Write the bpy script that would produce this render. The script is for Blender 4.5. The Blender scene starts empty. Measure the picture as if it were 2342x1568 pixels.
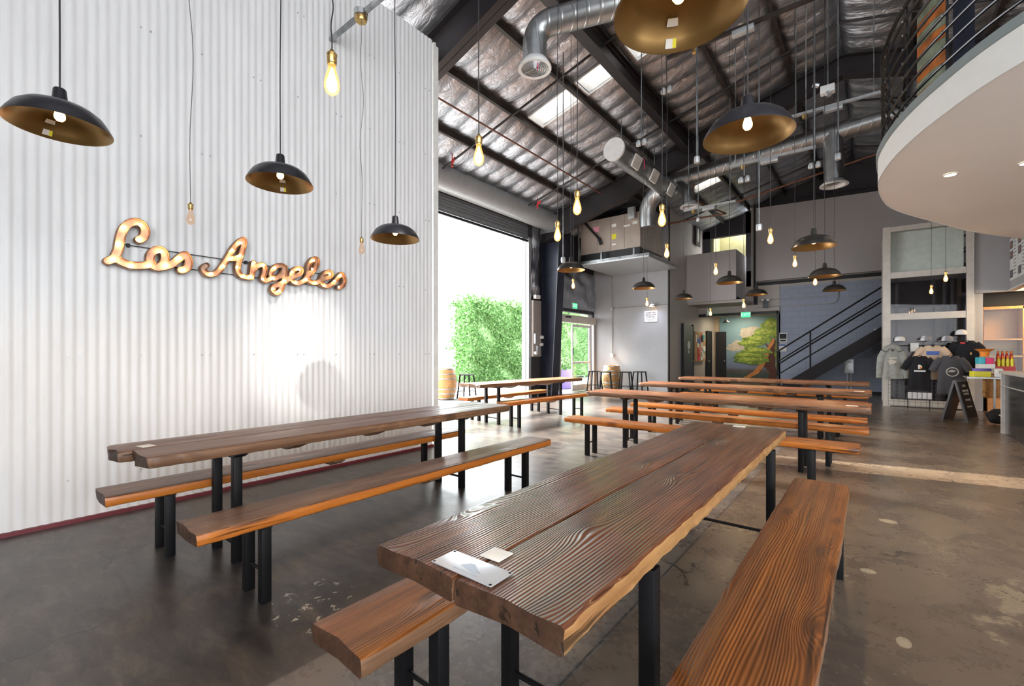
import bpy, bmesh, math, random
from mathutils import Vector, Matrix
C = bpy.context.scene.collection
PI = math.pi
rnd = random.Random(7)
CAMZ = 1.35
ANG = math.atan(824/1030)

# ------------------------------------------------------------------ materials
MATS = {}
def new_mat(name):
    m = bpy.data.materials.new(name); m.use_nodes = True
    nt = m.node_tree; nt.nodes.clear()
    out = nt.nodes.new('ShaderNodeOutputMaterial')
    MATS[name] = m
    return m, nt, out
class NT:
    def __init__(s, nt): s.nt = nt
    def n(s, typ, **kw):
        nd = s.nt.nodes.new(typ)
        for k, v in kw.items():
            if k.startswith('i_'):
                key = k[2:].replace('_', ' ')
                nd.inputs[key].default_value = v
            else: setattr(nd, k, v)
        return nd
    def l(s, a, b): s.nt.links.new(a, b)
    def math(s, op, a, b=None, c=None, clamp=False):
        nd = s.nt.nodes.new('ShaderNodeMath'); nd.operation = op; nd.use_clamp = clamp
        for i, v in enumerate((a, b, c)):
            if v is None: continue
            if isinstance(v, (int, float)): nd.inputs[i].default_value = v
            else: s.l(v, nd.inputs[i])
        return nd.outputs[0]
    def ramp(s, fac, stops):
        nd = s.nt.nodes.new('ShaderNodeValToRGB')
        e = nd.color_ramp.elements
        while len(e) < len(stops): e.new(0.5)
        for i, (p, col) in enumerate(stops):
            e[i].position = p
            e[i].color = (col, col, col, 1) if isinstance(col, (int, float)) else (*col, 1)
        s.l(fac, nd.inputs[0]); return nd.outputs[0]
    def mix(s, fac, a, b, mode='MIX'):
        nd = s.nt.nodes.new('ShaderNodeMix'); nd.data_type = 'RGBA'; nd.blend_type = mode
        for sock, v in ((nd.inputs[0], fac), (nd.inputs[6], a), (nd.inputs[7], b)):
            if isinstance(v, (int, float)): sock.default_value = v
            elif isinstance(v, tuple): sock.default_value = (*v, 1)
            else: s.l(v, sock)
        return nd.outputs[2]
    def noise(s, vec, scale, detail=3, rough=0.55, dist=0):
        nd = s.n('ShaderNodeTexNoise'); nd.inputs['Scale'].default_value = scale
        nd.inputs['Detail'].default_value = detail; nd.inputs['Roughness'].default_value = rough
        nd.inputs['Distortion'].default_value = dist
        if vec is not None: s.l(vec, nd.inputs['Vector'])
        return nd.outputs['Fac']
def mat(name, col, rough=0.5, metal=0.0, emit=None, estr=0, var=0.0, vscale=8, bump=0.0, bscale=40, coat=0, spec=0.5, alpha=None, trans=0):
    m, nt, out = new_mat(name); g = NT(nt)
    b = g.n('ShaderNodeBsdfPrincipled')
    b.inputs['Base Color'].default_value = (*col, 1); b.inputs['Roughness'].default_value = rough
    b.inputs['Metallic'].default_value = metal; b.inputs['Coat Weight'].default_value = coat
    b.inputs['Specular IOR Level'].default_value = spec
    tc = g.n('ShaderNodeTexCoord').outputs['Object']
    v = var if var else 0.06
    nz = g.noise(tc, vscale, 4)
    c2 = tuple(min(1, c*(1-v*1.6)) for c in col); c1 = tuple(min(1, c*(1+v)) for c in col)
    g.l(g.ramp(nz, [(0.3, c2), (0.7, c1)]), b.inputs['Base Color'])
    if bump:
        bp = g.n('ShaderNodeBump'); bp.inputs['Strength'].default_value = bump; bp.inputs['Distance'].default_value = 0.01
        g.l(g.noise(tc, bscale, 4), bp.inputs['Height']); g.l(bp.outputs[0], b.inputs['Normal'])
    if emit: b.inputs['Emission Color'].default_value = (*emit, 1); b.inputs['Emission Strength'].default_value = estr
    if trans: b.inputs['Transmission Weight'].default_value = trans
    if alpha is not None: b.inputs['Alpha'].default_value = alpha
    g.l(b.outputs[0], out.inputs[0])
    return m

def wood(name, dark, mid, light, rough=0.4, coat=0.25, bump=0.6, rscale=22, stain=0.5, knot_dark=0.6):
    """Grain running along the board's own Y axis."""
    m, nt, out = new_mat(name); g = NT(nt)
    tc = g.n('ShaderNodeTexCoord').outputs['Object']
    oi = g.n('ShaderNodeObjectInfo').outputs['Random']
    off = g.n('ShaderNodeCombineXYZ'); g.l(g.math('MULTIPLY', oi, 7.3), off.inputs[0]); g.l(g.math('MULTIPLY', oi, 23.0), off.inputs[1])
    add = g.n('ShaderNodeVectorMath', operation='ADD'); g.l(tc, add.inputs[0]); g.l(off.outputs[0], add.inputs[1])
    P = add.outputs[0]
    mp = g.n('ShaderNodeMapping'); mp.inputs['Scale'].default_value = (1, 0.13, 1); g.l(P, mp.inputs[0])
    sep = g.n('ShaderNodeSeparateXYZ'); g.l(mp.outputs[0], sep.inputs[0])
    n1 = g.noise(mp.outputs[0], 6, 2, 0.5)
    # knots
    mk = g.n('ShaderNodeMapping'); mk.inputs['Scale'].default_value = (3.6, 1.15, 1.0); g.l(P, mk.inputs[0])
    vo = g.n('ShaderNodeTexVoronoi', voronoi_dimensions='2D'); vo.inputs['Scale'].default_value = 1.0; g.l(mk.outputs[0], vo.inputs['Vector'])
    d = vo.outputs['Distance']
    kn = g.math('POWER', 2.718, g.math('MULTIPLY', g.math('MULTIPLY', d, d), -38))
    ph = g.math('ADD', g.math('MULTIPLY', sep.outputs[0], 1.0), g.math('ADD', g.math('MULTIPLY', n1, 0.085), g.math('MULTIPLY', kn, 0.05)))
    cx = g.n('ShaderNodeCombineXYZ'); g.l(ph, cx.inputs[0]); g.l(g.math('MULTIPLY', sep.outputs[1], 0.35), cx.inputs[1])
    wv = g.n('ShaderNodeTexWave', wave_type='BANDS', bands_direction='X', wave_profile='SIN')
    wv.inputs['Scale'].default_value = rscale; wv.inputs['Distortion'].default_value = 1.2; wv.inputs['Detail'].default_value = 3; wv.inputs['Detail Scale'].default_value = 0.8
    g.l(cx.outputs[0], wv.inputs['Vector'])
    W = wv.outputs['Fac']
    mf = g.n('ShaderNodeMapping'); mf.inputs['Scale'].default_value = (70, 2.2, 70); g.l(P, mf.inputs[0])
    fine = g.noise(mf.outputs[0], 1, 4, 0.6)
    ms = g.n('ShaderNodeMapping'); ms.inputs['Scale'].default_value = (5, 1.3, 5); g.l(P, ms.inputs[0])
    st = g.noise(ms.outputs[0], 1, 4, 0.6)
    mq = g.n('ShaderNodeMapping'); mq.inputs['Scale'].default_value = (24, 0.8, 24); g.l(P, mq.inputs[0])
    strk = g.noise(mq.outputs[0], 1, 5, 0.65, 0.6)
    c = g.mix(g.math('ADD', g.math('MULTIPLY', g.ramp(W, [(0.25, 0.0), (0.85, 1.0)]), 0.30), g.math('MULTIPLY', g.ramp(strk, [(0.34, 0.0), (0.66, 1.0)]), 0.70)), dark, mid)
    c = g.mix(g.math('MULTIPLY', g.ramp(fine, [(0.45, 0.0), (0.75, 1.0)]), 0.42), c, light)
    c = g.mix(g.math('MULTIPLY', g.ramp(st, [(0.4, 0.0), (0.62, 1.0)]), stain), c, dark)
    c = g.mix(g.math('MULTIPLY', g.ramp(d, [(0.05, 1.0), (0.11, 0.0)]), knot_dark), c, tuple(x*0.35 for x in dark))
    ck = g.n('ShaderNodeMapping'); ck.inputs['Scale'].default_value = (26, 0.9, 26); g.l(P, ck.inputs[0])
    ckn = g.ramp(g.noise(ck.outputs[0], 1, 2, 0.5), [(0.30, 1.0), (0.355, 0.0)])
    c = g.mix(g.math('MULTIPLY', ckn, 0.8), c, (0.012, 0.007, 0.004))
    b = g.n('ShaderNodeBsdfPrincipled'); b.inputs['Coat Weight'].default_value = coat; b.inputs['Coat Roughness'].default_value = 0.2
    b.inputs['Specular IOR Level'].default_value = 0.3
    g.l(c, b.inputs['Base Color'])
    g.l(g.math('ADD', g.math('MULTIPLY', st, 0.25), rough-0.12), b.inputs['Roughness'])
    h = g.math('SUBTRACT', g.math('ADD', g.math('MULTIPLY', W, 1.0), g.math('MULTIPLY', fine, 0.5)), g.math('MULTIPLY', ckn, 1.2))
    bp = g.n('ShaderNodeBump'); bp.inputs['Strength'].default_value = bump; bp.inputs['Distance'].default_value = 0.004
    g.l(h, bp.inputs['Height']); g.l(bp.outputs[0], b.inputs['Normal']); g.l(bp.outputs[0], b.inputs['Coat Normal'])
    g.l(b.outputs[0], out.inputs[0])
    return m

M = MATS
wood('table_top_dark', (0.042, 0.012, 0.005), (0.21, 0.066, 0.023), (0.34, 0.13, 0.055), 0.44, 0.55, 1.0, 30)
wood('table_top_grey', (0.060, 0.026, 0.016), (0.19, 0.092, 0.055), (0.36, 0.205, 0.135), 0.45, 0.35, 0.5, 34)
wood('table_top_far', (0.10, 0.035, 0.015), (0.29, 0.115, 0.048), (0.42, 0.20, 0.10), 0.45, 0.3, 0.35, 32)
wood('seat_brown', (0.075, 0.022, 0.006), (0.32, 0.105, 0.020), (0.46, 0.18, 0.04), 0.42, 0.35, 0.45, 30, 0.4)
wood('seat_grey', (0.060, 0.027, 0.015), (0.20, 0.097, 0.053), (0.36, 0.20, 0.12), 0.45, 0.35, 0.5, 30)
wood('edge_orange', (0.36, 0.10, 0.014), (0.54, 0.175, 0.026), (0.60, 0.24, 0.05), 0.42, 0.25, 0.2, 14, 0.25)
wood('edge_red', (0.27, 0.07, 0.014), (0.44, 0.13, 0.026), (0.50, 0.18, 0.05), 0.42, 0.25, 0.2, 14, 0.3)
wood('edge_tan', (0.22, 0.10, 0.035), (0.42, 0.235, 0.09), (0.54, 0.34, 0.15), 0.55, 0.1, 0.9, 16, 0.35)
wood('edge_brown', (0.10, 0.05, 0.027), (0.23, 0.125, 0.07), (0.36, 0.19, 0.09), 0.5, 0.15, 0.5, 14, 0.5)
wood('end_grain', (0.035, 0.016, 0.009), (0.09, 0.042, 0.022), (0.15, 0.075, 0.04), 0.6, 0.05, 0.35, 5)
wood('oak_orange', (0.50, 0.20, 0.05), (0.72, 0.34, 0.09), (0.80, 0.45, 0.16), 0.45, 0.2, 0.1, 10, 0.15, 0)
wood('barrel_oak', (0.42, 0.20, 0.07), (0.66, 0.36, 0.14), (0.75, 0.48, 0.22), 0.5, 0.1, 0.2, 10, 0.25, 0)
mat('black_steel', (0.004, 0.004, 0.005), 0.5, 0.0, var=0.2, spec=0.25)
mat('dark_beam', (0.014, 0.011, 0.013), 0.5, 0.0, var=0.3, vscale=2)
mat('navy_column', (0.014, 0.017, 0.034), 0.35, 0.1, var=0.2)
mat('purlin', (0.04, 0.031, 0.027), 0.55, 0.3, var=0.4, vscale=3)
mat('galvanized', (0.33, 0.345, 0.35), 0.28, 0.9, var=0.35, vscale=5)
mat('white_paint', (0.78, 0.77, 0.74), 0.5)
mat('white_metal', (0.80, 0.80, 0.79), 0.4)
mat('frame_cream', (0.66, 0.62, 0.56), 0.45)
mat('grey_wall', (0.43, 0.425, 0.44), 0.62, var=0.07, vscale=0.8, bump=0.1, bscale=60)
mat('beige_grey', (0.47, 0.425, 0.39), 0.62, var=0.06, vscale=0.8, bump=0.1, bscale=60)
mat('board_grey', (0.52, 0.48, 0.475), 0.6, var=0.05, vscale=0.5)
mat('dark_wall', (0.045, 0.042, 0.05), 0.7, var=0.2, vscale=1)
mat('near_black', (0.010, 0.010, 0.012), 0.6)
mat('soffit_white', (0.90, 0.86, 0.82), 0.6, var=0.02, vscale=0.7)
mat('fascia_white', (0.74, 0.745, 0.72), 0.5, var=0.02)
mat('coping_grey', (0.21, 0.25, 0.25), 0.4)
mat('tan_unit', (0.40, 0.34, 0.29), 0.5, 0.0, var=0.1, vscale=2)
mat('cardboard_brown', (0.24, 0.15, 0.10), 0.6, var=0.12)
mat('pink', (0.85, 0.35, 0.45), 0.5)
mat('yellow', (0.85, 0.78, 0.05), 0.5)
mat('white_label', (0.85, 0.85, 0.82), 0.5)
mat('red', (0.6, 0.03, 0.03), 0.5)
mat('hot_pink', (0.8, 0.03, 0.16), 0.5)
mat('cyan', (0.05, 0.5, 0.6), 0.5)
mat('blue', (0.05, 0.12, 0.45), 0.5)
mat('orange', (0.9, 0.28, 0.03), 0.5)
mat('green_plastic', (0.1, 0.45, 0.1), 0.5)
mat('purple', (0.22, 0.16, 0.62), 0.5)
mat('brass', (0.62, 0.42, 0.16), 0.3, 0.9, var=0.3, vscale=60)
mat('bronze', (0.22, 0.13, 0.07), 0.35, 0.8)
mat('cord_black', (0.02, 0.018, 0.02), 0.6)
mat('cord_grey', (0.16, 0.15, 0.15), 0.6)
mat('shade_outer', (0.022, 0.021, 0.026), 0.38, 0.35, coat=0.2)
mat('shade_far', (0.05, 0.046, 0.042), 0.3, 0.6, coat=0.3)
mat('shade_inner', (0.33, 0.20, 0.07), 0.36, 0.75)
mat('panel_taupe', (0.36, 0.32, 0.29), 0.45, var=0.06)
mat('metal_light', (0.55, 0.57, 0.58), 0.4, 0.6)
mat('exit_green', (0.05, 0.9, 0.35), 0.5, emit=(0.03, 0.85, 0.30), estr=1.1)
mat('exit_text', (0.9, 1.0, 0.9), 0.5, emit=(0.6, 1.0, 0.7), estr=1.2)
mat('pipe_brown', (0.20, 0.08, 0.05), 0.5, 0.1, var=0.2)
mat('door_black', (0.015, 0.017, 0.025), 0.4)
mat('door_blue', (0.075, 0.085, 0.12), 0.4)
mat('corridor_tan', (0.42, 0.33, 0.22), 0.6)
mat('cork', (0.45, 0.27, 0.14), 0.8, bump=0.3)
mat('yellow_room', (0.55, 0.52, 0.30), 0.6)
mat('hoodie_grey', (0.36, 0.37, 0.34), 0.9, var=0.12, vscale=14, bump=0.4, bscale=120)
mat('tee_black', (0.010, 0.010, 0.013), 0.9, bump=0.3, bscale=60)
mat('tee_charcoal', (0.085, 0.085, 0.095), 0.9, bump=0.3, bscale=60)
mat('tee_cream', (0.70, 0.52, 0.37), 0.9, bump=0.3, bscale=60)
mat('print_cream', (0.62, 0.58, 0.50), 0.8)
mat('print_white', (0.8, 0.8, 0.78), 0.8)
mat('cap_white', (0.78, 0.78, 0.80), 0.8)
mat('cap_mesh', (0.30, 0.30, 0.33), 0.9)
mat('stainless', (0.32, 0.32, 0.33), 0.2, 0.95, var=0.25, vscale=4)
mat('counter_stone', (0.62, 0.58, 0.55), 0.25)
mat('chalk_black', (0.02, 0.02, 0.022), 0.7)
mat('chalk', (0.7, 0.68, 0.6), 0.9)
mat('frame_slate', (0.10, 0.105, 0.12), 0.5)
mat('hvac_black', (0.012, 0.012, 0.014), 0.5)
mat('stair_steel', (0.010, 0.008, 0.010), 0.5, 0.0, spec=0.25)
mat('rail_steel', (0.05, 0.05, 0.055), 0.25, 0.85)
mat('barrel_hoop', (0.42, 0.40, 0.38), 0.4, 0.7)
mat('concrete_out', (0.22, 0.22, 0.22), 0.8, var=0.08)
mat('red_trim', (0.16, 0.02, 0.03), 0.5)
mat('screw', (0.55, 0.56, 0.58), 0.4, 0.5)
mat('bark', (0.09, 0.06, 0.04), 0.9)
mat('slat_orange', (0.50, 0.16, 0.035), 0.45, var=0.35, vscale=6)
mat('slat_green', (0.24, 0.28, 0.20), 0.5, var=0.25, vscale=6)
mat('stool_white', (0.6, 0.62, 0.64), 0.4, 0.3)
mat('rust_rim', (0.40, 0.22, 0.13), 0.45, 0.55, var=0.3, vscale=20)
mat('rust_face', (0.62, 0.40, 0.28), 0.42, 0.35, var=0.2, vscale=16)
mat('shutter_grey', (0.42, 0.44, 0.45), 0.4, 0.3, var=0.05)
mat('shutter_dark', (0.20, 0.215, 0.235), 0.45, 0.3)
mat('plaque_metal', (0.62, 0.67, 0.74), 0.34, 0.55, var=0.05)
mat('plaque_ink', (0.33, 0.38, 0.45), 0.3, 0.6)

def emis(name, col, s):
    m, nt, out = new_mat(name); g = NT(nt)
    e = g.n('ShaderNodeEmission'); e.inputs[0].default_value = (*col, 1); e.inputs[1].default_value = s
    g.l(e.outputs[0], out.inputs[0]); return m
emis('filament', (1.0, 0.66, 0.30), 28)
emis('lamp_bulb', (1.0, 0.60, 0.24), 8)
emis('sign_bulb', (1.0, 0.55, 0.22), 44)
emis('downlight', (1.0, 0.78, 0.52), 9)
emis('skylight_pane', (1.0, 0.97, 0.92), 2.6)
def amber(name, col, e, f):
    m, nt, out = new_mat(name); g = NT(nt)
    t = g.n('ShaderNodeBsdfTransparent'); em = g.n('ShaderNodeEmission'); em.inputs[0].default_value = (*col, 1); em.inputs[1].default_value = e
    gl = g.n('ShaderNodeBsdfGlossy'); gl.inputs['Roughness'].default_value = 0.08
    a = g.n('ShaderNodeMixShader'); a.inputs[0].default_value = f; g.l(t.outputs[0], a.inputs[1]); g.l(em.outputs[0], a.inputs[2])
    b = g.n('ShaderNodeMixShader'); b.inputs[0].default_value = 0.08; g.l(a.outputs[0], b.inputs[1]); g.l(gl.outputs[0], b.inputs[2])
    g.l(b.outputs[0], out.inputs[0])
amber('bulb_glass_lit', (1.0, 0.50, 0.13), 2.3, 0.5)
amber('bulb_glass_off_glow', (0.80, 0.52, 0.34), 0.85, 0.55)  # weak emission paints an amber glow into the unlit bulbs' glass
def glass(name, tint, f, rough=0.02):
    m, nt, out = new_mat(name); g = NT(nt)
    t = g.n('ShaderNodeBsdfTransparent'); t.inputs[0].default_value = (*tint, 1)
    gl = g.n('ShaderNodeBsdfGlossy'); gl.inputs['Roughness'].default_value = rough
    fr = g.n('ShaderNodeLayerWeight'); fr.inputs[0].default_value = 0.5
    a = g.n('ShaderNodeMixShader'); g.l(g.math('ADD', g.math('MULTIPLY', g.math('POWER', fr.outputs['Facing'], 4.0), 0.7*f), 0.012*f, clamp=True), a.inputs[0])
    g.l(t.outputs[0], a.inputs[1]); g.l(gl.outputs[0], a.inputs[2]); g.l(a.outputs[0], out.inputs[0])
glass('clear_glass', (0.95, 0.98, 0.97), 1.0)
glass('smoke_glass', (0.74, 0.73, 0.75), 1.0)

def m_floor():
    m, nt, out = new_mat('polished_concrete'); g = NT(nt)
    tc = g.n('ShaderNodeTexCoord').outputs['Object']
    sp = g.n('ShaderNodeSeparateXYZ'); g.l(tc, sp.inputs[0]); x, y = sp.outputs[0], sp.outputs[1]
    big = g.noise(tc, 0.55, 5, 0.6, 0.6); mid = g.noise(tc, 2.3, 6, 0.65, 0.8)
    mp = g.n('ShaderNodeMapping'); mp.inputs['Scale'].default_value = (1.2, 3.0, 1); mp.inputs['Rotation'].default_value = (0, 0, 0.55); g.l(tc, mp.inputs[0])
    sm = g.noise(mp.outputs[0], 2.2, 6, 0.7, 0.5); fine = g.noise(tc, 30, 4, 0.6)
    c = g.mix(g.ramp(mid, [(0.37, 0.0), (0.63, 1.0)]), (0.034, 0.030, 0.030), (0.125, 0.098, 0.072))
    c = g.mix(g.math('MULTIPLY', g.ramp(sm, [(0.45, 0.0), (0.66, 1.0)]), 0.6), c, (0.165, 0.13, 0.095))
    c = g.mix(g.math('MULTIPLY', g.ramp(big, [(0.42, 0.0), (0.6, 1.0)]), 0.5), c, (0.052, 0.046, 0.045))
    wob = g.math('MULTIPLY', g.math('SUBTRACT', g.noise(tc, 6, 3), 0.5), 0.06)
    wob2 = g.math('MULTIPLY', g.math('SUBTRACT', g.noise(tc, 1.5, 3), 0.5), 0.02)
    # older, darker pour towards the corrugated wall
    left = g.math('LESS_THAN', g.math('ADD', x, wob), -1.92)
    c = g.mix(g.math('MULTIPLY', left, 0.42), c, (0.026, 0.024, 0.027))
    ml = g.n('ShaderNodeMapping'); ml.inputs['Scale'].default_value = (0.9, 2.6, 1); ml.inputs['Rotation'].default_value = (0, 0, -0.35); g.l(tc, ml.inputs[0])
    sl = g.noise(ml.outputs[0], 3.2, 7, 0.72, 0.4)
    c = g.mix(g.math('MULTIPLY', g.math('MULTIPLY', left, g.ramp(sl, [(0.50, 0.0), (0.64, 1.0)])), 0.65), c, (0.125, 0.105, 0.085))
    c = g.mix(g.math('MULTIPLY', g.math('MULTIPLY', left, g.ramp(sl, [(0.36, 1.0), (0.46, 0.0)])), 0.7), c, (0.018, 0.017, 0.022))
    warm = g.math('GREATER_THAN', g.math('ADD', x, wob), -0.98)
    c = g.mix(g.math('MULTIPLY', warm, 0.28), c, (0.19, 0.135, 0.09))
    midslab = g.math('MULTIPLY', g.math('SUBTRACT', 1.0, left), g.math('SUBTRACT', 1.0, warm))
    c = g.mix(g.math('MULTIPLY', midslab, 0.35), c, (0.20, 0.19, 0.185))
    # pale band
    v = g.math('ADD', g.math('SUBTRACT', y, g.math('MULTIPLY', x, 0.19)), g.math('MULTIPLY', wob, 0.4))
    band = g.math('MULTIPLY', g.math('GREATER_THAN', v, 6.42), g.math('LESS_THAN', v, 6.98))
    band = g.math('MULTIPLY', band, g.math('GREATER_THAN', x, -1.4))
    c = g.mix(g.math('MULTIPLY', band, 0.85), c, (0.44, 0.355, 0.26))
    # control joints and cracks
    def line(e, w): return g.math('LESS_THAN', g.math('ABSOLUTE', e), w)
    j1 = line(g.math('ADD', g.math('ADD', x, 0.99), wob2), 0.006)
    j2 = line(g.math('ADD', g.math('SUBTRACT', y, 9.2), wob2), 0.007)
    cr = g.n('ShaderNodeTexVoronoi', feature='DISTANCE_TO_EDGE'); cr.inputs['Scale'].default_value = 0.42
    nd = g.n('ShaderNodeTexNoise'); nd.inputs['Scale'].default_value = 2.5; nd.inputs['Detail'].default_value = 5; g.l(tc, nd.inputs['Vector'])
    vm = g.n('ShaderNodeVectorMath', operation='MULTIPLY_ADD'); g.l(nd.outputs['Color'], vm.inputs[0]); vm.inputs[1].default_value = (0.5, 0.5, 0.5); g.l(tc, vm.inputs[2])
    g.l(vm.outputs[0], cr.inputs['Vector'])
    crk = g.math('MULTIPLY', g.math('LESS_THAN', cr.outputs['Distance'], 0.0035), g.math('GREATER_THAN', g.noise(tc, 0.9, 2), 0.5))
    ln = g.math('MAXIMUM', g.math('MAXIMUM', j1, j2), crk)
    c = g.mix(g.math('MULTIPLY', ln, 0.75), c, (0.015, 0.013, 0.012))
    # pale repair spots
    vs = g.n('ShaderNodeTexVoronoi'); vs.inputs['Scale'].default_value = 1.6; g.l(vm.outputs[0], vs.inputs['Vector'])
    spot = g.math('MULTIPLY', g.math('LESS_THAN', vs.outputs['Distance'], 0.035), g.math('GREATER_THAN', g.noise(tc, 1.1, 1), 0.53))
    c = g.mix(g.math('MULTIPLY', spot, 0.8), c, (0.36, 0.31, 0.22))
    def dist(px, py, sx=1.0, sy=1.0):
        a = g.math('MULTIPLY', g.math('SUBTRACT', x, px), 1/sx); q = g.math('MULTIPLY', g.math('SUBTRACT', y, py), 1/sy)
        return g.math('SQRT', g.math('ADD', g.math('MULTIPLY', a, a), g.math('MULTIPLY', q, q)))
    chipn = g.noise(tc, 13, 4, 0.7)
    chips = g.math('MULTIPLY', g.math('LESS_THAN', dist(-2.32, 1.25, 0.30, 0.24), 1.0), g.math('GREATER_THAN', chipn, 0.60))
    chips2 = g.math('MULTIPLY', g.math('LESS_THAN', dist(0.95, 3.35, 0.55, 0.75), 1.0), g.math('GREATER_THAN', g.noise(tc, 4, 5, 0.7), 0.55))
    c = g.mix(g.math('MULTIPLY', chips, 0.85), c, (0.48, 0.43, 0.37))
    c = g.mix(g.math('MULTIPLY', chips2, 0.45), c, (0.36, 0.29, 0.19))
    for px, py, sx, sy in ((0.115, 2.78, 0.028, 0.05), (0.10, 4.7, 0.06, 0.045), (-0.02, 3.55, 0.04, 0.035)):
        c = g.mix(g.math('MULTIPLY', g.math('LESS_THAN', dist(px, py, sx, sy), 1.0), 0.75), c, (0.40, 0.34, 0.24))
    ring = g.math('LESS_THAN', g.math('ABSOLUTE', g.math('SUBTRACT', dist(-1.5, 1.57), 0.055)), 0.006)
    c = g.mix(g.math('MULTIPLY', ring, 0.7), c, (0.05, 0.045, 0.05))
    b = g.n('ShaderNodeBsdfPrincipled'); g.l(c, b.inputs['Base Color'])
    r = g.math('ADD', g.math('MULTIPLY', mid, 0.26), g.math('MULTIPLY', fine, 0.10))
    g.l(g.math('ADD', g.math('ADD', r, 0.10), g.math('MULTIPLY', left, 0.06)), b.inputs['Roughness'])
    b.inputs['Specular IOR Level'].default_value = 0.5; b.inputs['Coat Roughness'].default_value = 0.27
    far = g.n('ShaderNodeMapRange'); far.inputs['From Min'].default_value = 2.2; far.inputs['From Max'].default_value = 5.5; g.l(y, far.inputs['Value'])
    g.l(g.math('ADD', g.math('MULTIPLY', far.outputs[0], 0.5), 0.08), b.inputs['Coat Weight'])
    bp = g.n('ShaderNodeBump'); bp.inputs['Strength'].default_value = 0.25; bp.inputs['Distance'].default_value = 0.004
    g.l(g.math('SUBTRACT', g.math('ADD', mid, g.math('MULTIPLY', fine, 0.3)), g.math('MULTIPLY', ln, 2.0)), bp.inputs['Height']); g.l(bp.outputs[0], b.inputs['Normal'])
    g.l(b.outputs[0], out.inputs[0])
m_floor()
def m_foil():
    m, nt, out = new_mat('foil'); g = NT(nt)
    tc = g.n('ShaderNodeTexCoord').outputs['Object']
    mp = g.n('ShaderNodeMapping'); mp.inputs['Scale'].default_value = (2.0, 5.0, 1); g.l(tc, mp.inputs[0])
    a = g.noise(mp.outputs[0], 2.2, 6, 0.62, 1.2); bn = g.noise(tc, 14, 5, 0.6, 0.8)
    b = g.n('ShaderNodeBsdfPrincipled'); b.inputs['Metallic'].default_value = 0.92
    c = g.ramp(a, [(0.3, (0.36, 0.375, 0.41)), (0.7, (0.61, 0.63, 0.68))])
    g.l(c, b.inputs['Base Color']); g.l(g.math('ADD', g.math('MULTIPLY', bn, 0.2), 0.22), b.inputs['Roughness'])
    bp = g.n('ShaderNodeBump'); bp.inputs['Strength'].default_value = 0.8; bp.inputs['Distance'].default_value = 0.028
    g.l(g.math('ADD', a, g.math('MULTIPLY', bn, 0.22)), bp.inputs['Height']); g.l(bp.outputs[0], b.inputs['Normal'])
    g.l(b.outputs[0], out.inputs[0])
m_foil()
def m_corr():
    m, nt, out = new_mat('corrugated_white'); g = NT(nt)
    tc = g.n('ShaderNodeTexCoord').outputs['Object']
    mp = g.n('ShaderNodeMapping'); mp.inputs['Scale'].default_value = (1, 3.0, 0.35); g.l(tc, mp.inputs[0])
    n = g.noise(mp.outputs[0], 3, 5, 0.6)
    b = g.n('ShaderNodeBsdfPrincipled'); g.l(g.ramp(n, [(0.3, (0.76, 0.76, 0.765)), (0.6, (0.83, 0.83, 0.835))]), b.inputs['Base Color'])
    b.inputs['Roughness'].default_value = 0.42; b.inputs['Specular IOR Level'].default_value = 0.45
    g.l(b.outputs[0], out.inputs[0])
m_corr()
def m_block():
    m, nt, out = new_mat('blue_block'); g = NT(nt)
    tc = g.n('ShaderNodeTexCoord').outputs['Object']
    sp = g.n('ShaderNodeSeparateXYZ'); g.l(tc, sp.inputs[0]); cb = g.n('ShaderNodeCombineXYZ'); g.l(sp.outputs[0], cb.inputs[0]); g.l(sp.outputs[2], cb.inputs[1])
    br = g.n('ShaderNodeTexBrick'); g.l(cb.outputs[0], br.inputs['Vector'])
    br.inputs['Scale'].default_value = 1.0; br.inputs['Brick Width'].default_value = 0.4; br.inputs['Row Height'].default_value = 0.2; br.inputs['Mortar Size'].default_value = 0.006; br.inputs['Mortar Smooth'].default_value = 0.6
    br.inputs['Color1'].default_value = (0.30, 0.335, 0.43, 1); br.inputs['Color2'].default_value = (0.315, 0.35, 0.44, 1); br.inputs['Mortar'].default_value = (0.235, 0.255, 0.33, 1)
    b = g.n('ShaderNodeBsdfPrincipled'); g.l(br.outputs['Color'], b.inputs['Base Color']); b.inputs['Roughness'].default_value = 0.5
    bp = g.n('ShaderNodeBump'); bp.inputs['Strength'].default_value = 0.4; bp.inputs['Distance'].default_value = 0.01; bp.invert = True
    g.l(br.outputs['Fac'], bp.inputs['Height']); g.l(bp.outputs[0], b.inputs['Normal']); g.l(b.outputs[0], out.inputs[0])
m_block()
def m_duct():
    m, nt, out = new_mat('spiral_duct'); g = NT(nt)
    tc = g.n('ShaderNodeTexCoord').outputs['Object']
    wv = g.n('ShaderNodeTexWave', wave_type='BANDS', bands_direction='DIAGONAL'); wv.inputs['Scale'].default_value = 3.0
    mp = g.n('ShaderNodeMapping'); mp.inputs['Scale'].default_value = (1, 1, 0.25); g.l(tc, mp.inputs[0]); g.l(mp.outputs[0], wv.inputs['Vector'])
    b = g.n('ShaderNodeBsdfPrincipled'); b.inputs['Metallic'].default_value = 0.9
    g.l(g.ramp(g.noise(tc, 4, 4), [(0.3, (0.27, 0.285, 0.29)), (0.7, (0.42, 0.42, 0.42))]), b.inputs['Base Color']); b.inputs['Roughness'].default_value = 0.36
    bp = g.n('ShaderNodeBump'); bp.inputs['Strength'].default_value = 0.35; bp.inputs['Distance'].default_value = 0.01
    g.l(g.ramp(wv.outputs['Fac'], [(0.86, 0.0), (0.97, 1.0)]), bp.inputs['Height']); g.l(bp.outputs[0], b.inputs['Normal']); g.l(b.outputs[0], out.inputs[0])
m_duct()
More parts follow.
